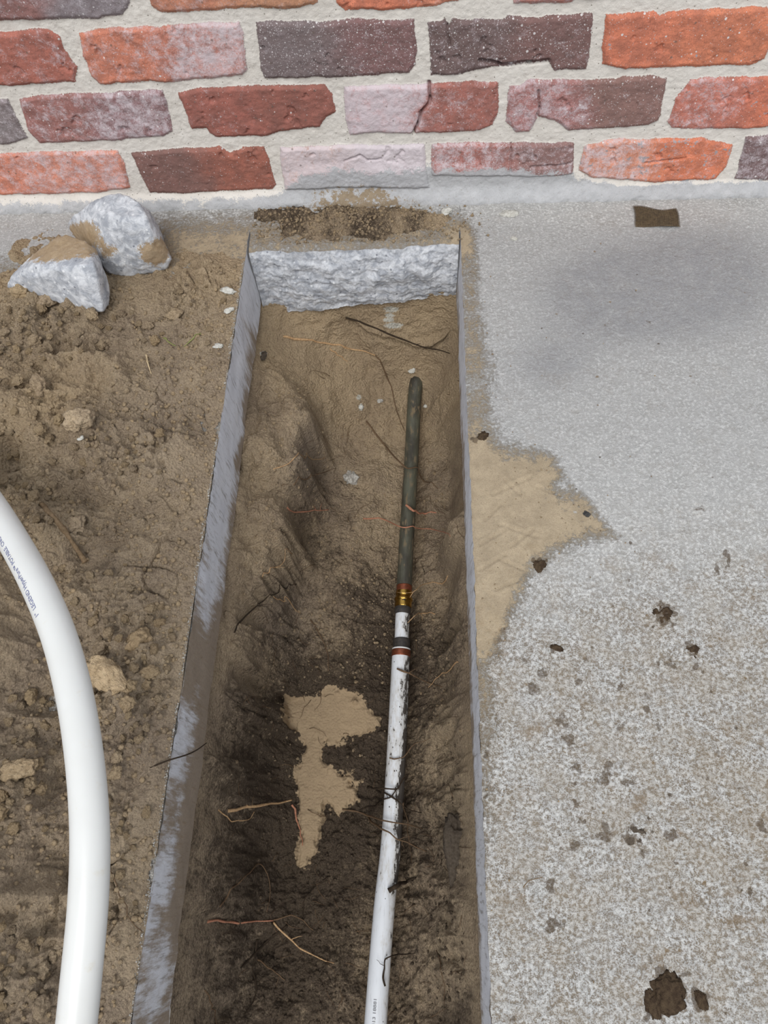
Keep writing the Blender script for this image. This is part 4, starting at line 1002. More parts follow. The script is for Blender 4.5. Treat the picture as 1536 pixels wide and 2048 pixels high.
# ------------------------------------------------------------------ concrete rocks
def hull_rock(name, pts, label, seed, amp=0.005, cuts=5, dirtf=None):
    bm = bmesh.new()
    for p_ in pts: bm.verts.new(p_)
    r = bmesh.ops.convex_hull(bm, input=bm.verts)
    dead = [g for g in r['geom_interior'] + r['geom_unused'] if isinstance(g, bmesh.types.BMVert)]
    bmesh.ops.delete(bm, geom=list(set(dead)), context='VERTS')
    for k in range(5):
        L = 0.04 / (1.7 ** k)
        es = [e for e in bm.edges if e.calc_length() > max(L, 0.0022)]
        if es: bmesh.ops.subdivide_edges(bm, edges=es, cuts=1); bmesh.ops.triangulate(bm, faces=bm.faces)
        bmesh.ops.smooth_vert(bm, verts=bm.verts, factor=0.05 if k < 3 else 0.2, use_axis_x=True, use_axis_y=True, use_axis_z=True)
    bm.normal_update()
    for v in bm.verts:
        q = v.co + Vector((seed, 0, 0))
        n = mn.fractal(q * 22, 0.9, 2.1, 2) * 0.8 + (mn.cell_vector(q * 30 + Vector((mn.noise(q*60), mn.noise(q*50), 0))).x - .5) * 0.25 + mn.fractal(q * 150, 0.7, 2.0, 3) * 0.30
        v.co += v.normal * n * amp
    bm.normal_update()
    me = bpy.data.meshes.new(name); bm.to_mesh(me)
    d = np.array([dirtf(v.co, v.normal) for v in bm.verts], dtype=np.float32); bm.free()
    a = me.attributes.new('dirt', 'FLOAT', 'POINT'); a.data.foreach_set('value', d)
    o = link(name, me, MR); tag(o, label, 'rock'); return o
A = lambda *L: [at_z(*q) for q in L]
r1 = A((132,455,.010),(140,435,.045),(160,418,.070),(188,398,.085),(222,384,.095),(245,384,.095),(278,400,.095),(300,424,.075),(316,455,.055),(334,500,.030),(345,520,.015),(334,538,.004),
       (300,546,.002),(262,556,.000),(218,550,.004),(200,520,.030),(292,425,.092),(300,452,.080),(240,440,.090),(305,500,.050),(215,430,.088),(170,450,.06))
r1 += A((330,500,-.004),(200,500,-.004),(150,470,-.004),(280,440,-.004),(320,455,.0))
def d1f(c, n):
    u, v = project(c.x, c.y, c.z)
    return 0.95 * math.exp(-((u - 165) / 45.0) ** 2 - ((v - 470) / 35.0) ** 2) + 0.9 * math.exp(-((u - 310) / 40.0) ** 2 - ((v - 505) / 38.0) ** 2) + 0.5 * math.exp(-((u - 220) / 40) ** 2 - ((v - 510) / 30) ** 2) + .1
rock1 = hull_rock('concrete_rock', r1, 'larger broken concrete lump with tan stains, leaning nearest the brick wall', 3.1, 0.0042, dirtf=d1f)
r2 = A((8,576,.020),(30,583,.014),(62,590,.012),(112,604,.014),(168,620,.016),(210,629,.018),(220,612,.016),(220,585,.018),(216,560,.030),(205,535,.050),(190,498,.060),(170,480,.066),(130,466,.062),
       (98,484,.055),(72,500,.050),(45,528,.040),(20,555,.028),(64,530,.066),(120,540,.074),(165,530,.080),(186,528,.080),(196,560,.058))
r2 += A((60,560,-.002),(190,590,-.002),(180,520,-.002),(90,520,-.002))
def d2f(c, n):
    u, v = project(c.x, c.y, c.z)
    top = sstep(545, 505, v + 0.10 * (u - 120))
    return float(0.72 * top + 0.10 + 0.2 * max(0, n.z - 0.8))
rock2 = hull_rock('concrete_rock', r2, 'smaller pale concrete lump with dusty top, lying in front of the larger one', 7.7, 0.0036, dirtf=d2f)

# ------------------------------------------------------------------ lumps, stones, crumbs
def lump_mesh(name, seed, sub=4, flat=0.75, amp=0.28, facet=0.35):
    bm = bmesh.new(); bmesh.ops.create_icosphere(bm, subdivisions=sub, radius=1.0)
    rnd = random.Random(seed); pl_ = [(Vector((rnd.gauss(0, 1), rnd.gauss(0, 1), rnd.gauss(0, 1))).normalized(), rnd.uniform(.62, .9)) for _ in range(9)]
    for v in bm.verts:
        n = v.co.normalized(); r = 1.0
        for pn_, d in pl_:
            k = n.dot(pn_)
            if k > 0: r = min(r, (1 - facet) + facet * d / max(k, .3) if k > d else r)
        q = n + Vector((seed * 3.3, 0, 0))
        r *= 1 + amp * mn.fractal(q * 1.3, 1, 2, 3) + amp * 0.5 * mn.fractal(q * 4, .8, 2, 4)
        v.co = n * r
        v.co.z *= flat
    me = bpy.data.meshes.new(name); bm.to_mesh(me); bm.free(); me.materials.append(None) if False else None
    return me
def lump(name, me_, mat, loc, r, label, cat, asp=(1, 1, 1), rot=0, group=None, tilt=0):
    me = me_.copy(); me.name = name
    for v in me.vertices: v.co = (v.co.x * r * asp[0], v.co.y * r * asp[1], v.co.z * r * asp[2])
    o = link(name, me, mat); o.location = loc; o.rotation_euler = (tilt, 0, rot); tag(o, label, cat, group); return o
base = [lump_mesh('soil_clod', s, 4, .8, .34, .7) for s in range(1, 9)]
for m_ in base:
    m_.materials.append(MCL); m_.polygons.foreach_set('use_smooth', np.ones(len(m_.polygons), bool))
pxm = lambda u, v, z=0: float(np.linalg.norm(at_z(u, v, z) - np.array([0, 0, CH]))) / FPX
BIG = [  # u, v, radius px, aspect, rot, label
 (162, 845, 24, (1, 1, .8), .3, 'rounded light tan soil clod left of the slot, level with the copper pipe top'),
 (82, 775, 20, (.7, 1.15, .8), .4, 'oblong soil clod near the left edge, below the two concrete lumps'),
 (48, 590, 17, (1, .9, .9), 0, 'round soil clod touching the front of the smaller concrete lump'),
 (100, 603, 17, (1.1, .9, .9), .5, 'reddish-brown soil clod tucked under the front of the smaller concrete lump'),
 (186, 632, 12, (.9, 1.1, .8), .2, 'small clod below the right tip of the smaller concrete lump'),
 (85, 622, 12, (.8, 1.2, .8), .7, 'pointed soil clod just below two rounder clods by the concrete lump'),
 (350, 632, 15, (1.1, .9, .7), .4, 'flattened soil clod right of the concrete lumps near the slot'),
 (297, 653, 11, (1, 1, .8), 0, 'round soil clod right of the concrete lumps, above the green grass blade'),
 (218, 1355, 42, (1.1, .75, .5), -.6, 'largest slab-like soil clod right of the white curved pipe'),
 (255, 1408, 16, (1.1, 1, .8), .3, 'orange-tan clod just below the largest slab-like clod'),
 (280, 1283, 24, (1, .9, .8), .8, 'blocky crumbling soil clod above the slab-like clod, toward the slot'),
 (203, 1297, 15, (1, 1, .8), .2, 'round clod touching the slab-like clod from above'),
 (303, 1345, 14, (1.2, .9, .7), .5, 'yellowish clod right of the slab-like clod'),
 (235, 1515, 14, (1, 1, .85), .1, 'upper of two rounded clods right of the white curved pipe'),
 (232, 1545, 13, (1, 1, .85), .9, 'lower of two rounded clods right of the white curved pipe'),
 (420, 660, 7, (1, 1, .8), 0, 'tiny clod beside the green grass blade'),
 (40, 1540, 24, (1.15, .85, .5), .3, 'broad flat soil clod left of the white curved pipe'),
 (62, 1495, 12, (1, 1, .8), .3, 'upright soil clod left of the white curved pipe'),
 (148, 1052, 20, (1, 1.1, .45), .3, 'flat round cake of soil right of the dry stick'),
 (320, 868, 9, (1, 1, .8), .3, 'yellowish clod between the footprints, halfway to the slot')]
for i, (u, v, rp, asp, rot, lab) in enumerate(BIG):
    c = hit(u, v, 'l'); r = rp * pxm(u, v)
    o = bpy.data.objects.new('soil_clod', base[i % 8]); COL.objects.link(o); o.location = c + np.array([0, 0, r * asp[2] * 0.5])
    o.scale = (r * asp[0], r * asp[1], r * asp[2]); o.rotation_euler = (0, 0, rot); tag(o, lab, 'clod')
rnd = random.Random(5)
placed = [(b[0], b[1], b[2]) for b in BIG]
zones = [((0, 620), (330, 720), 46, (4, 10)), ((190, 1215), (350, 1440), 40, (4, 12)), ((0, 940), (120, 1060), 16, (4, 11)), ((130, 870), (330, 950), 20, (4, 9)), ((340, 560), (470, 720), 12, (3, 8)),
         ((0, 1380), (120, 1660), 24, (5, 13)), ((0, 1850), (110, 2040), 22, (5, 13)), ((205, 1450), (320, 1900), 26, (4, 10)), ((120, 1130), (350, 1230), 14, (3, 8)), ((0, 740), (120, 930), 16, (4, 9))]
src = None; zi = 0
ZN = ['on the soil just below the concrete lumps', 'between the middle of the white curved pipe and the sawn edge', 'by the upper end of the white curved pipe', 'in the middle of the soil heap, level with the round tan clod', 'near the white flakes by the left sawn edge', 'left of the middle of the white curved pipe', 'in the bottom left corner, left of the white curved pipe', 'between the lower white curved pipe and the sawn edge', 'just right of the lettered stretch of the white curved pipe', 'at the left edge of the heap, above the white curved pipe']
for (a0, b0), (a1, b1), n, (rl, rh) in zones:
    zn = ZN[zi]; zi += 1
    k = 0; tries = 0
    while k < n and tries < n * 30:
        tries += 1
        u = rnd.uniform(a0, a1); v = rnd.uniform(b0, b1); rp = 1.15 * (rl + (rh - rl) * rnd.random() ** 2)
        if u > 262 + (2048 - v) * 0.15 - 14: continue
        if any(math.hypot(u - x, v - y) < (rp + q) * 0.95 for x, y, q in placed): continue
        # under the curved pipe: skip
        pu = np.interp(v, [990, 1100, 1260, 1500, 1710, 2048], [0, 48, 113, 167, 180, 153])
        if v > 985 and abs(u - pu) < 36: continue
        placed.append((u, v, rp)); k += 1
        c = hit(u, v, 'l'); r = rp * pxm(u, v)
        if src is None:
            src = bpy.data.objects.new('soil_clod', base[0]); COL.objects.link(src); o = src
        else:
            o = src.copy(); COL.objects.link(o); o.data = base[rnd.randrange(8)]
        o.location = c + np.array([0, 0, r * 0.55]); o.scale = (r, r * rnd.uniform(.75, 1.2), r * rnd.uniform(.7, 1)); o.rotation_euler = (rnd.uniform(-.4, .4), rnd.uniform(-.4, .4), rnd.uniform(0, 6.28))
        tag(o, 'small soil clod ' + zn, 'clod', 'small clods ' + zn)
# finest crumbs: nobody could count them
def scatter(name, label, cat, n, pick, rr, mat, seed, wetv=0.0):
    bm = bmesh.new(); bmesh.ops.create_icosphere(bm, subdivisions=1, radius=1.0)
    V0 = np.array([v.co[:] for v in bm.verts]); F0 = np.array([[v.index for v in f.verts] for f in bm.faces]); bm.free()
    rg = np.random.default_rng(seed); pts = pick(rg, n); cs = []; fs_ = []
    n = len(pts)
    R = rr[0] + (rr[1] - rr[0]) * rg.random(n) ** 2.5
    V = V0[None] * (R[:, None, None]) * rg.uniform(.65, 1.25, (n, 1, 3)) * (1 + rg.uniform(-.22, .22, (n, len(V0), 1)))
    V = V + pts[:, None, :] + np.array([0, 0, 1.0]) * (R * 0.25)[:, None, None]
    F = F0[None] + (np.arange(n) * len(V0))[:, None, None]
    me = mesh_from(name, V.reshape(-1, 3), F.reshape(-1, 3), dict(wet=np.repeat(np.clip(wetv + (.75 - pts[:, 1] * 1.6) * (name == 'mud_crumbs'), 0, .9), len(V0)), tan=np.repeat(rg.random(n), len(V0)), grey=np.zeros(n * len(V0)), patch=np.full(n * len(V0), -.5)))
    o = link(name, me, mat, smooth=True); tag(o, label, cat, kind='stuff'); return o
def pick_l(rg, n):
    x = rg.uniform(-0.60, XL - 0.002, n * 2); y = rg.uniform(YN + .05, 0.80, n * 2)
    m = fbm(x, y, 14, 3, 900) + 0.5 * rg.random(len(x)) > 0.12; x = x[m][:n]; y = y[m][:n]
    z = H_l(x, y); k = z > -0.001; return np.stack([x, y, z], -1)[k]
scatter('soil_crumbs', 'tiny loose crumbs scattered over the soil heap', 'soil', 7000, pick_l, (0.0007, 0.0034), MSD, 1)
def pick_t(rg, n):
    x = rg.uniform(XL + .01, XR - .01, n * 2); y = rg.uniform(YN + .05, 0.74, n * 2)
    m = fbm(x, y, 16, 3, 901) + 0.6 * rg.random(len(x)) > 0.15; x = x[m]; y = y[m]
    k = (np.abs(x - pipe_x(y)) > 0.017) & (poly_sdf(x, y, pudw) + 0.022 * fbm(x, y, 45, 4, 371) < 0); x = x[k][:n]; y = y[k][:n]
    return np.stack([x, y, H_t(x, y)], -1)
scatter('mud_crumbs', 'tiny dark crumbs scattered in the bottom of the slot', 'soil', 3200, pick_t, (0.0006, 0.0028), MSO, 2, 0.12)
def pick_b(rg, n):
    p_ = []
    x = rg.uniform(XL + .005, XR + .05, n * 3); y = rg.uniform(YB + .012, YW - .012, n * 3); h = np.where(x < XR - .004, H_b(x, y), -1)
    u, v = project(x, y, 0 * x); w = np.exp(-((u - 700) / 170.0) ** 2) * np.exp(-((v - 450) / 32.0) ** 2)
    m = rg.random(len(x)) < w; return np.stack([x, y, np.maximum(h, 0.0006)], -1)[m][:n]
scatter('soil_grains', 'loose brown grains scattered on the concrete strip below the wall', 'soil', 1400, pick_b, (0.0006, 0.0028), MSO, 3, 0.4)
def pick_s(rg, n):
    x = rg.uniform(XR + .003, XR + .24, n * 3); y = rg.uniform(YN + .05, .82, n * 3)
    s = slab_attrs(x, y)['sand']; m = rg.random(len(x)) < np.clip(s - 0.15, 0.02, 1) ; return np.stack([x, y, 0 * x + .001], -1)[m][:n]
scatter('sand_grains', 'coarse grains lying on the sand film right of the slot', 'sand', 900, pick_s, (0.0004, 0.0012), MSD, 4)

def pick_e(rg, n):
    y = rg.uniform(YN + .05, 0.78, n); y = y[fbm(y, 0 * y, 12, 3, 910) > -0.25]
    return np.stack([XL - 0.0004 - 0.0035 * rg.random(len(y)) ** 2, y, 0 * y + 0.0022], -1)
scatter('concrete_grit', 'pale grit along the top of the left sawn edge', 'grit', 1500, pick_e, (0.0004, 0.0011), MSTONE, 6)
# single stones and chips
stone = [lump_mesh('stone', 20 + s, 4, .8, .40, .8) for s in range(4)]
def put(name, u, v, rp, mat, lab, cat, which='t', asp=(1, 1, .7), rot=0, lift=.3, i=0, group=None, zdep=-.3):
    c = hit(u, v, which); r = rp * pxm(u, v, c[2])
    return lump(name, stone[i % 4], mat, c + np.array([0, 0, r * asp[2] * lift]), r, lab, cat, asp, rot, group)
put('stone', 705, 957, 15, MSTONE, 'pale grey angular stone on the floor of the slot, left of the copper pipe', 'stone', i=0)
put('stone_chip', 760, 802, 6, MSTONE, 'small pale chip in the slot above the grey stone', 'stone', i=1, asp=(1, .8, .6))
put('stone_chip', 824, 741, 7, MCHALK, 'little white chip touching the tip of the copper pipe', 'stone', i=2)
put('stone_chip', 851, 813, 4.5, MCHALK, 'tiny round white pebble right of the copper pipe', 'stone', i=3)
put('stone_chip', 722, 815, 6, MCHALK, 'small whitish crumb left of the copper pipe, below the pale chip', 'stone', i=3)
put('dark_stone', 912, 1692, 27, MDST, 'dark oval stone set in the right bank of the slot', 'stone', i=1, asp=(.85, 2.0, .8), rot=.08, lift=.05)
put('grey_stone', 527, 712, 9, MDST, 'grey stone fragment in the bank under the left sawn edge', 'stone', i=2, asp=(.7, 1.2, .5))
put('plaster_flake', 1020, 428, 13, MCHALK, 'white flat flake on the slab below the fourth brick from the right', 'flake', 's', (1.3, .7, .25), -.1, .5, 2)
put('plaster_flake', 892, 429, 10, MCHALK, 'white flake on the strip beside the right saw cut', 'flake', 's', (1, .8, .6), .4, 1.2, 1)
put('plaster_flake', 1029, 478, 6, MCHALK, 'tiny pale flake on the slab below the flat one', 'flake', 's', (1, .9, .4), 0, .5, 0)
put('plaster_flake', 457, 584, 15, MCHALK, 'crumbled white flake on the soil beside the left sawn edge', 'flake', 'l', (1.1, .6, .35), -.3, .6, 3)
put('plaster_flake', 458, 622, 10, MCHALK, 'smaller white flake just below the crumbled one by the left sawn edge', 'flake', 'l', (1, .6, .35), .5, .6, 1)
put('plaster_flake', 436, 693, 9, MCHALK, 'white fleck on the soil right of the green grass blade', 'flake', 'l', (1.2, .7, .35), .3, .6, 0)
put('plaster_flake', 162, 877, 6, MCHALK, 'white fleck just below the rounded light tan clod', 'flake', 'l', (1, .8, .4), .3, .8, 2)
put('black_stone', 1174, 1030, 7, MBLS, 'little black stone on the slab at the edge of the sand film', 'stone', 's', (1, 1, .8), 0, .5, 0)
put('pebble', 1148, 1026, 4.5, MSTONE, 'tiny pale pebble left of the black stone on the slab', 'stone', 's', (1, 1, .8), 0, .5, 1)
MUD = mat_simple('dried_mud', (84, 70, 54), (58, 46, 36), 300, 0.95, 0, 0.1, 0.002)
for u, v, rp, asp, rot, lab in [(966, 872, 12, (1, 1, .35), 0, 'round dark mud lump on the slab beside the right sawn edge'), (1077, 1130, 13, (1, 1, .3), .4, 'dark crumbly mud lump on the slab beside the boot marks'),
     (1338, 1985, 27, (1, .95, .22), .4, 'largest dark mud pat on the slab, lower right'), (1308, 2010, 15, (.8, 1.3, .25), .2, 'dark mud lump left of the largest mud pat'),
     (1403, 2000, 12, (.8, 1.4, .22), .3, 'elongated mud lump right of the largest mud pat'), (1325, 1230, 17, (1, 1, .14), .7, 'thin square mud scab right of the sand film'),
     (1385, 1300, 12, (.9, 1, .2), .7, 'ragged mud scab below the square one'), (1270, 1670, 19, (1.1, .9, .12), .1, 'wide pale-brown mud scab in the middle of the slab'),
     (1115, 1296, 11, (1.3, .7, .2), -.3, 'oval mud fleck between the sand film and the square mud scab')]:
    put('mud_lump', u, v, rp, MUD if rp != 19 else MDST, lab, 'mud', 's', asp, rot, .35, int(u) % 4)
# scrap of mesh
def scrap():
    c = [at_z(*q) for q in ((1265, 417, 0), (1352, 420, 0), (1361, 456, 0), (1272, 455, 0))]
    o = bpy.data.objects.new('mesh_scrap', None); COL.objects.link(o); ctr = np.mean(c, 0); o.location = ctr
    tag(o, 'small brown square of woven window mesh lying on the slab by the wall', 'mesh')
    def q(s, t):
        w = 0.02 * math.sin(s * 7) * 0.1
        p_ = (1 - s) * (1 - t) * c[0] + s * (1 - t) * c[1] + s * t * c[2] + (1 - s) * t * c[3]
        return p_ - ctr + np.array([0.0012 * math.sin(t * 5), 0.0022 * math.sin(s * 6.5 + .6) * (1 - t), 0.0022 + 0.0012 * math.sin(s * 5 + 1) * math.cos(t * 3)])
    wires = []
    for k in range(40):
        s = k / 39; wires.append(tube_np([q(s, t) + np.array([0, 0, .0002 * (-1) ** (k)]) for t in np.linspace(0, 1, 12)], .00033, 4))
    for k in range(20):
        t = k / 19; wires.append(tube_np([q(s, t) for s in np.linspace(0, 1, 24)], .00033, 4))
    co, fs, _ = merge_np([(a, b, {}) for a, b in wires])
    link('woven_wires', mesh_from('woven_wires', co, fs[:, ::-1]), mat_simple('brown_mesh_wire', (112, 96, 72), (72, 60, 46), 300, .6), o)
    X_ = np.array([[q(s, t)[0] for s in np.linspace(0.02, .98, 40)] for t in np.linspace(.02, .98, 20)]); Y_ = np.array([[q(s, t)[1] for s in np.linspace(.02, .98, 40)] for t in np.linspace(.02, .98, 20)]); Z_ = np.array([[q(s, t)[2] - .0004 for s in np.linspace(.02, .98, 40)] for t in np.linspace(.02, .98, 20)])
    md = link('mud_film', grid_mesh('mud_film', X_, Y_, Z_), mat_simple('mud_in_mesh', (92, 74, 48), (66, 54, 40), 200, .9), o); md['label'] = 'dried mud filling the mesh'
scrap()

# ------------------------------------------------------------------ roots, sticks
def root(pts, rp, mat, lab, which='t', over=0.0, name='root', twigs=0, seed=0, taper=True, cat='root', jit=1.0, bury=(True, True)):
    P3 = []
    for i, q in enumerate(pts):
        c = hit(q[0], q[1], which)
        if which == 't' and abs(c[0] - pipe_x(c[1])) < 0.02 and c[1] < 0.8 and c[2] < float(pipe_z(c[1])) + .02:
            c = at_z(q[0], q[1], float(pipe_z(c[1])) + 0.0155)
        c = c + np.array([0, 0, over if 0 < i < len(pts) - 1 else 0.0])
        P3.append(c)
    P3 = np.array(P3)
    # points that need the pipe's crown: sample the chord between points too
    S = spline(P3, max(24, 10 * len(P3)))
    r = rp * pxm(pts[0][0], pts[0][1], S[0][2])
    g = np.random.default_rng(seed + 77)
    L = np.linspace(0, 1, len(S)); wob = np.stack([np.interp(L, np.linspace(0, 1, 9), g.normal(0, 1, 9)) for _ in range(3)], -1)
    S = S + wob * 0.0009 * jit * np.array([1, 1, .4])
    Hf = {'t': H_t, 'l': H_l, 's': lambda x, y: 0 * x}[which]
    hs = Hf(S[:, 0], S[:, 1])
    low = hs + r * 0.5
    if which == 't':
        dx = np.abs(S[:, 0] - pipe_x(S[:, 1])); crown = pipe_z(S[:, 1]) + np.sqrt(np.maximum(0.0137 ** 2 - dx ** 2, 0)) + r
        low = np.maximum(low, np.where((dx < 0.0137) & (S[:, 1] < .80) & (hs < pipe_z(S[:, 1]) + .02), crown, -9))
    z = np.maximum(S[:, 2], low)
    ker = np.ones(5) / 5; zp = np.pad(z, 2, mode='edge'); S[:, 2] = np.maximum(np.convolve(zp, ker, 'valid'), low - r * 0.3)
    rad = r * (1 - 0.55 * L if taper else 1 + 0 * L) * (1 + 0.12 * np.interp(L, np.linspace(0, 1, 14), g.normal(0, 1, 14)))
    rad = np.maximum(rad, 0.00028)
    prt = [tube_np(S, rad, 8) + ({},)]
    for k in range(twigs):
        i = int(g.uniform(.15, .9) * len(S)); d = S[min(i + 2, len(S) - 1)] - S[max(i - 2, 0)]; d /= np.linalg.norm(d)
        a = g.choice([-1, 1]) * g.uniform(.5, 1.2); dr = np.array([d[0] * math.cos(a) - d[1] * math.sin(a), d[0] * math.sin(a) + d[1] * math.cos(a), g.uniform(-.1, .25)])
        ln = g.uniform(.008, .022); q = [S[i]]
        for m in range(5): q.append(q[-1] + dr * ln / 5 + g.normal(0, .0007, 3))
        prt.append(tube_np(np.array(q), np.linspace(rad[i] * .6, .00018, 6), 6) + ({},))
    co, f, _ = merge_np(prt)
    o = link(name, mesh_from(name, co, f[:, ::-1]), MROOT[mat]); tag(o, lab, cat); return o
RT = [
 ([(566,672),(600,681),(659,690),(710,699),(752,710)], 2.4, 'pale', 'pale peeled root lying across the far end of the slot', 0, 2),
 ([(752,710),(763,730),(779,766),(790,810),(806,862)], 1.6, 'brown', 'thin brown root running from the pale peeled root down toward the copper pipe', 0, 1),
 ([(732,843),(768,890),(808,934),(848,963),(877,978)], 1.9, 'brown', 'brown root crossing diagonally over the copper pipe', .002, 1),
 ([(659,697),(678,712),(695,723)], 1.5, 'pale', 'short pale rootlet just below the pale peeled root', 0, 0),
 ([(546,940),(582,927),(620,920),(651,918)], 1.3, 'pale', 'thin straw-pale root left of the pale grey stone', 0, 0),
 ([(810,1010),(826,1020),(852,1028),(872,1026)], 2.6, 'red', 'reddish root stub tapering off the right side of the copper pipe', 0, 0),
 ([(728,1037),(768,1042),(805,1055),(859,1060),(903,1070)], 1.6, 'red', 'long pinkish root crossing over the lower copper pipe', .001, 2),
 ([(579,1026),(615,1022),(659,1020)], 1.8, 'red', 'reddish-tipped root pointing from the left bank below the grey stone', 0, 2),
 ([(586,969),(622,955),(655,942),(673,938)], 1.5, 'brown', 'brown rootlet reaching toward the pale grey stone', 0, 2),
 ([(528,1155),(549,1137),(586,1111)], 1.3, 'pale', 'thin curved rootlet on the left bank level with the end of the copper pipe', 0, 1),
 ([(469,1265),(480,1246),(513,1213),(542,1195),(575,1177),(592,1168)], 1.7, 'dark', 'dark root sloping down the left bank beside the white collar', .002, 2),
 ([(549,1195),(579,1210),(600,1228)], 1.2, 'pale', 'short pale rootlet branching near the dark sloping root', 0, 0),
 ([(622,1239),(644,1279),(655,1308),(657,1341)], 1.5, 'brown', 'hanging brown root left of the copper crimp ring', 0, 1),
 ([(892,1168),(859,1168),(830,1181),(819,1194)], 1.2, 'pale', 'fine pale root touching the brass coupling from the right', .003, 1),
 ([(870,1228),(845,1229),(830,1233),(816,1248)], 1.2, 'pale', 'fine pale root touching the narrow white pipe below the coupling', .003, 1),
 ([(797,1337),(823,1350),(856,1365),(885,1374)], 1.7, 'brown', 'brown root lying on the white pipe just below the copper ring', .002, 1),
 ([(914,1330),(877,1356),(856,1376)], 1.4, 'pale', 'short rootlet on the right bank below the copper ring', 0, 1),
 ([(454,1620),(490,1615),(533,1609),(560,1606),(585,1600)], 3.0, 'pale', 'thick orange-pale root jutting from the left bank beside the tan mud patch', .004, 1),
 ([(437,1618),(452,1633),(478,1643),(503,1635),(508,1622)], 1.4, 'pale', 'thin looping root just under the thick orange-pale root', .002, 0),
 ([(585,1609),(594,1635),(600,1665),(606,1691)], 1.9, 'red', 'reddish root running down the tan mud patch', 0, 0),
 ([(415,1841),(469,1843),(512,1843),(546,1841)], 2.3, 'red', 'pinkish root from the lower left bank reaching to a fork', .004, 1),
 ([(546,1841),(581,1832),(602,1837),(626,1862)], 1.4, 'brown', 'upper arm of the forked root in the lower part of the slot', .003, 0),
 ([(546,1846),(581,1880),(624,1910),(670,1926)], 1.7, 'pale', 'long lower arm of the forked root in the lower part of the slot', .002, 1),
 ([(443,1815),(469,1777),(499,1746),(525,1731),(538,1759),(540,1789),(533,1824)], 1.6, 'brown', 'arching root above the forked root in the lower part of the slot', .003, 0),
 ([(658,1755),(619,1785),(606,1807),(604,1837)], 1.6, 'dark', 'dark root in the black mud right of the arching root', 0, 0),
 ([(684,1622),(727,1628),(770,1641),(813,1650),(847,1656)], 1.8, 'brown', 'grey-brown root crossing the white pipe beside the tan mud patch', .002, 1),
 ([(735,1635),(770,1661),(804,1682),(856,1703)], 1.9, 'brown', 'lower brown root crossing the white pipe on a slant', .002, 3),
 ([(735,1575),(763,1578),(791,1577),(813,1549)], 1.9, 'dark', 'black root lying level across the white pipe', .002, 1),
 ([(718,1622),(752,1609),(787,1587),(808,1553)], 1.6, 'dark', 'black root rising to the right across the white pipe', .003, 1),
 ([(752,1579),(791,1600),(813,1617),(843,1626)], 1.7, 'dark', 'black root falling to the right across the white pipe', .002, 2),
 ([(806,1605),(815,1650),(819,1690),(823,1725)], 1.3, 'brown', 'thin brown root hanging along the right side of the white pipe', 0, 0),
 ([(775,1519),(808,1514),(822,1497),(860,1474)], 1.3, 'brown', 'thin root crossing the white pipe well above the black roots', .002, 0),
 ([(776,1782),(795,1770),(815,1762),(832,1757)], 4.2, 'dark', 'thick black root stub resting on the white pipe', .001, 1),
 ([(770,1970),(766,1955),(767,1937),(770,1921),(782,1913),(797,1908),(827,1905)], 1.5, 'dark', 'black curled root on the lowest stretch of the white pipe', 0, 1),
 ([(516,1918),(545,1940),(572,1961)], 1.4, 'brown', 'short brown root below the fork in the lower part of the slot', 0, 1),
 ([(413,1983),(424,2008),(430,2026),(436,2060)], 1.3, 'brown', 'thin root near the bottom end of the left bank', 0, 0),
 ([(512,1880),(508,1935),(508,1987),(490,2030)], 2.0, 'dark', 'dark root running downward below the forked root', 0, 2),
 ([(576,1850),(533,1884),(500,1915),(482,1935)], 2.6, 'dark', 'thick dark root slanting under the forked root', 0, 1),
 ([(690,634),(750,655),(841,692),(877,700),(900,706)], 1.8, 'dark', 'dark root bedded in the crack of the far bank', 0, 1),
 ([(873,1900),(885,1950),(890,2010)], 1.1, 'brown', 'fine root on the right bank near the bottom end of the slot', 0, 1),
]
for i, (pts, rp, mt, lab, ov, tw) in enumerate(RT):
    root(pts, rp * 1.0, mt, lab, 't', ov, 'root', tw, i)
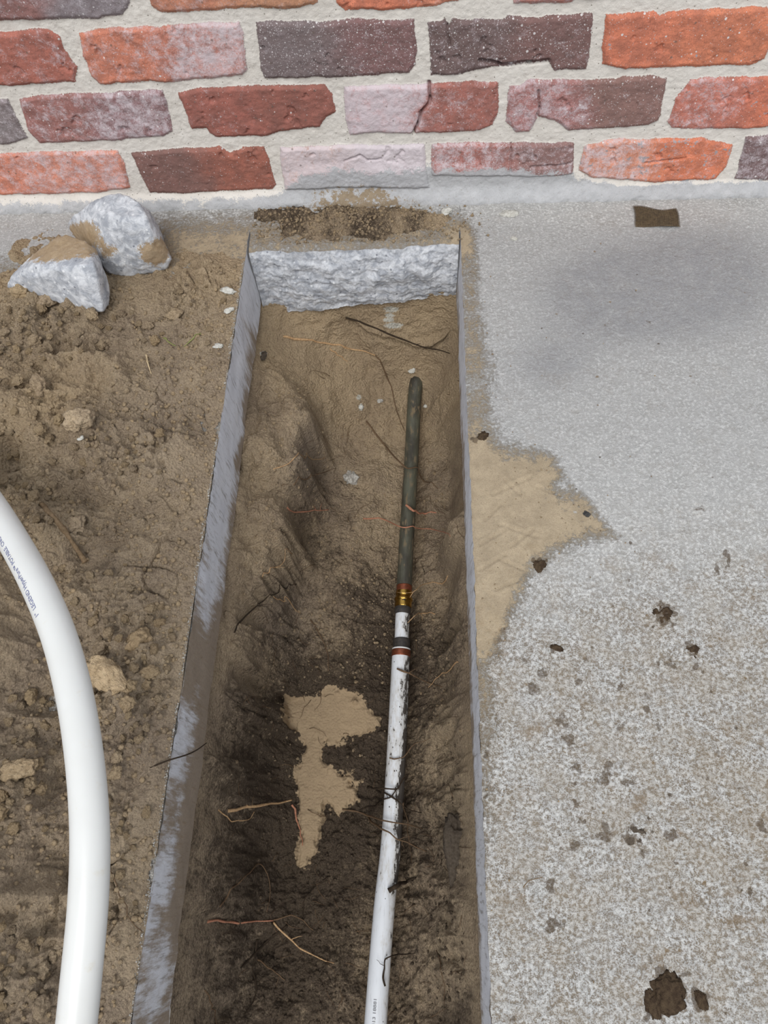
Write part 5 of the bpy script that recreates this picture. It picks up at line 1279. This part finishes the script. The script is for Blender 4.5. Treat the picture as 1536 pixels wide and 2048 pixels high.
# root sticking out over the left sawn edge
def free_root(P3, r, mat, lab, name='root', cat='root'):
    S = spline(np.array(P3), 30); co, f = tube_np(S, np.linspace(r, r * .6, 30), 8)
    o = link(name, mesh_from(name, co, f[:, ::-1]), MROOT[mat]); tag(o, lab, cat); return o
free_root([hit(300, 1535, 'l') , at_z(339, 1520, .006), at_z(366, 1512, -.004), at_z(390, 1502, -.04), at_z(413, 1486, -.10)], .0009, 'dark', 'dark root hanging over the left sawn edge into the slot')
root([(85,1010),(113,1041),(144,1082),(174,1127)], 4.6, 'stick', 'dry brown stick lying on the soil heap above the white curved pipe', 'l', .001, 'stick', 0, 91, False, 'stick', .5)
root([(293,711),(297,730),(303,748)], 1.5, 'straw', 'short pale straw standing on the soil heap below the concrete lumps', 'l', .002, 'straw', 0, 92, True, 'straw', .2)
root([(403,668),(385,682),(368,694)], 1.7, 'green', 'green grass blade on the soil heap near the slot', 'l', .003, 'grass_blade', 0, 93, True, 'grass', .2)
root([(328,676),(340,688),(352,692)], 1.7, 'green', 'short olive stalk left of the green grass blade', 'l', .003, 'grass_blade', 0, 94, True, 'grass', .2)
root([(226,1729),(249,1807),(262,1838),(284,1862)], 1.1, 'brown', 'thin brown rootlet on the heap right of the white curved pipe', 'l', .001, 'root', 0, 95)
root([(1045,1775),(1058,1762),(1085,1755)], 1.0, 'stick', 'thin curved straw on the slab right of the slot', 's', .001, 'straw', 0, 96, True, 'straw', .2)
# hair-fine rootlets
g = np.random.default_rng(12); prt = []
for k in range(150):
    u = g.uniform(470, 930); v = g.choice([g.uniform(700, 1150), g.uniform(1150, 2040), g.uniform(1150, 2040)])
    if u < 600 - (v - 700) * 0.17: continue
    if abs(u - np.interp(v, [748, 1300, 2048], [834, 802, 751])) < 26: continue
    a = g.uniform(0, 6.28); L_ = g.uniform(15, 60); q = []
    c = g.uniform(-.5, .5); x, y = u, v
    for m in range(5):
        q.append((x, y)); x += math.cos(a) * L_ / 5; y += math.sin(a) * L_ / 5; a += c * .6 + g.normal(0, .25)
    p3 = np.array([hit(*w) for w in q]); p3[1:-1, 2] += g.uniform(0, .004)
    S = spline(p3, 14); S[:, 2] = np.maximum(S[:, 2], H_t(S[:, 0], S[:, 1]) + .0001)
    prt.append(tube_np(S, np.linspace(g.uniform(.0003, .0006), .00018, 14), 5) + ({},))
co, f, _ = merge_np(prt)
o = link('fine_rootlets', mesh_from('fine_rootlets', co, f[:, ::-1]), MROOT['brown']); tag(o, 'hair-fine brown rootlets tangled over the soil of the slot', 'roots', kind='stuff')
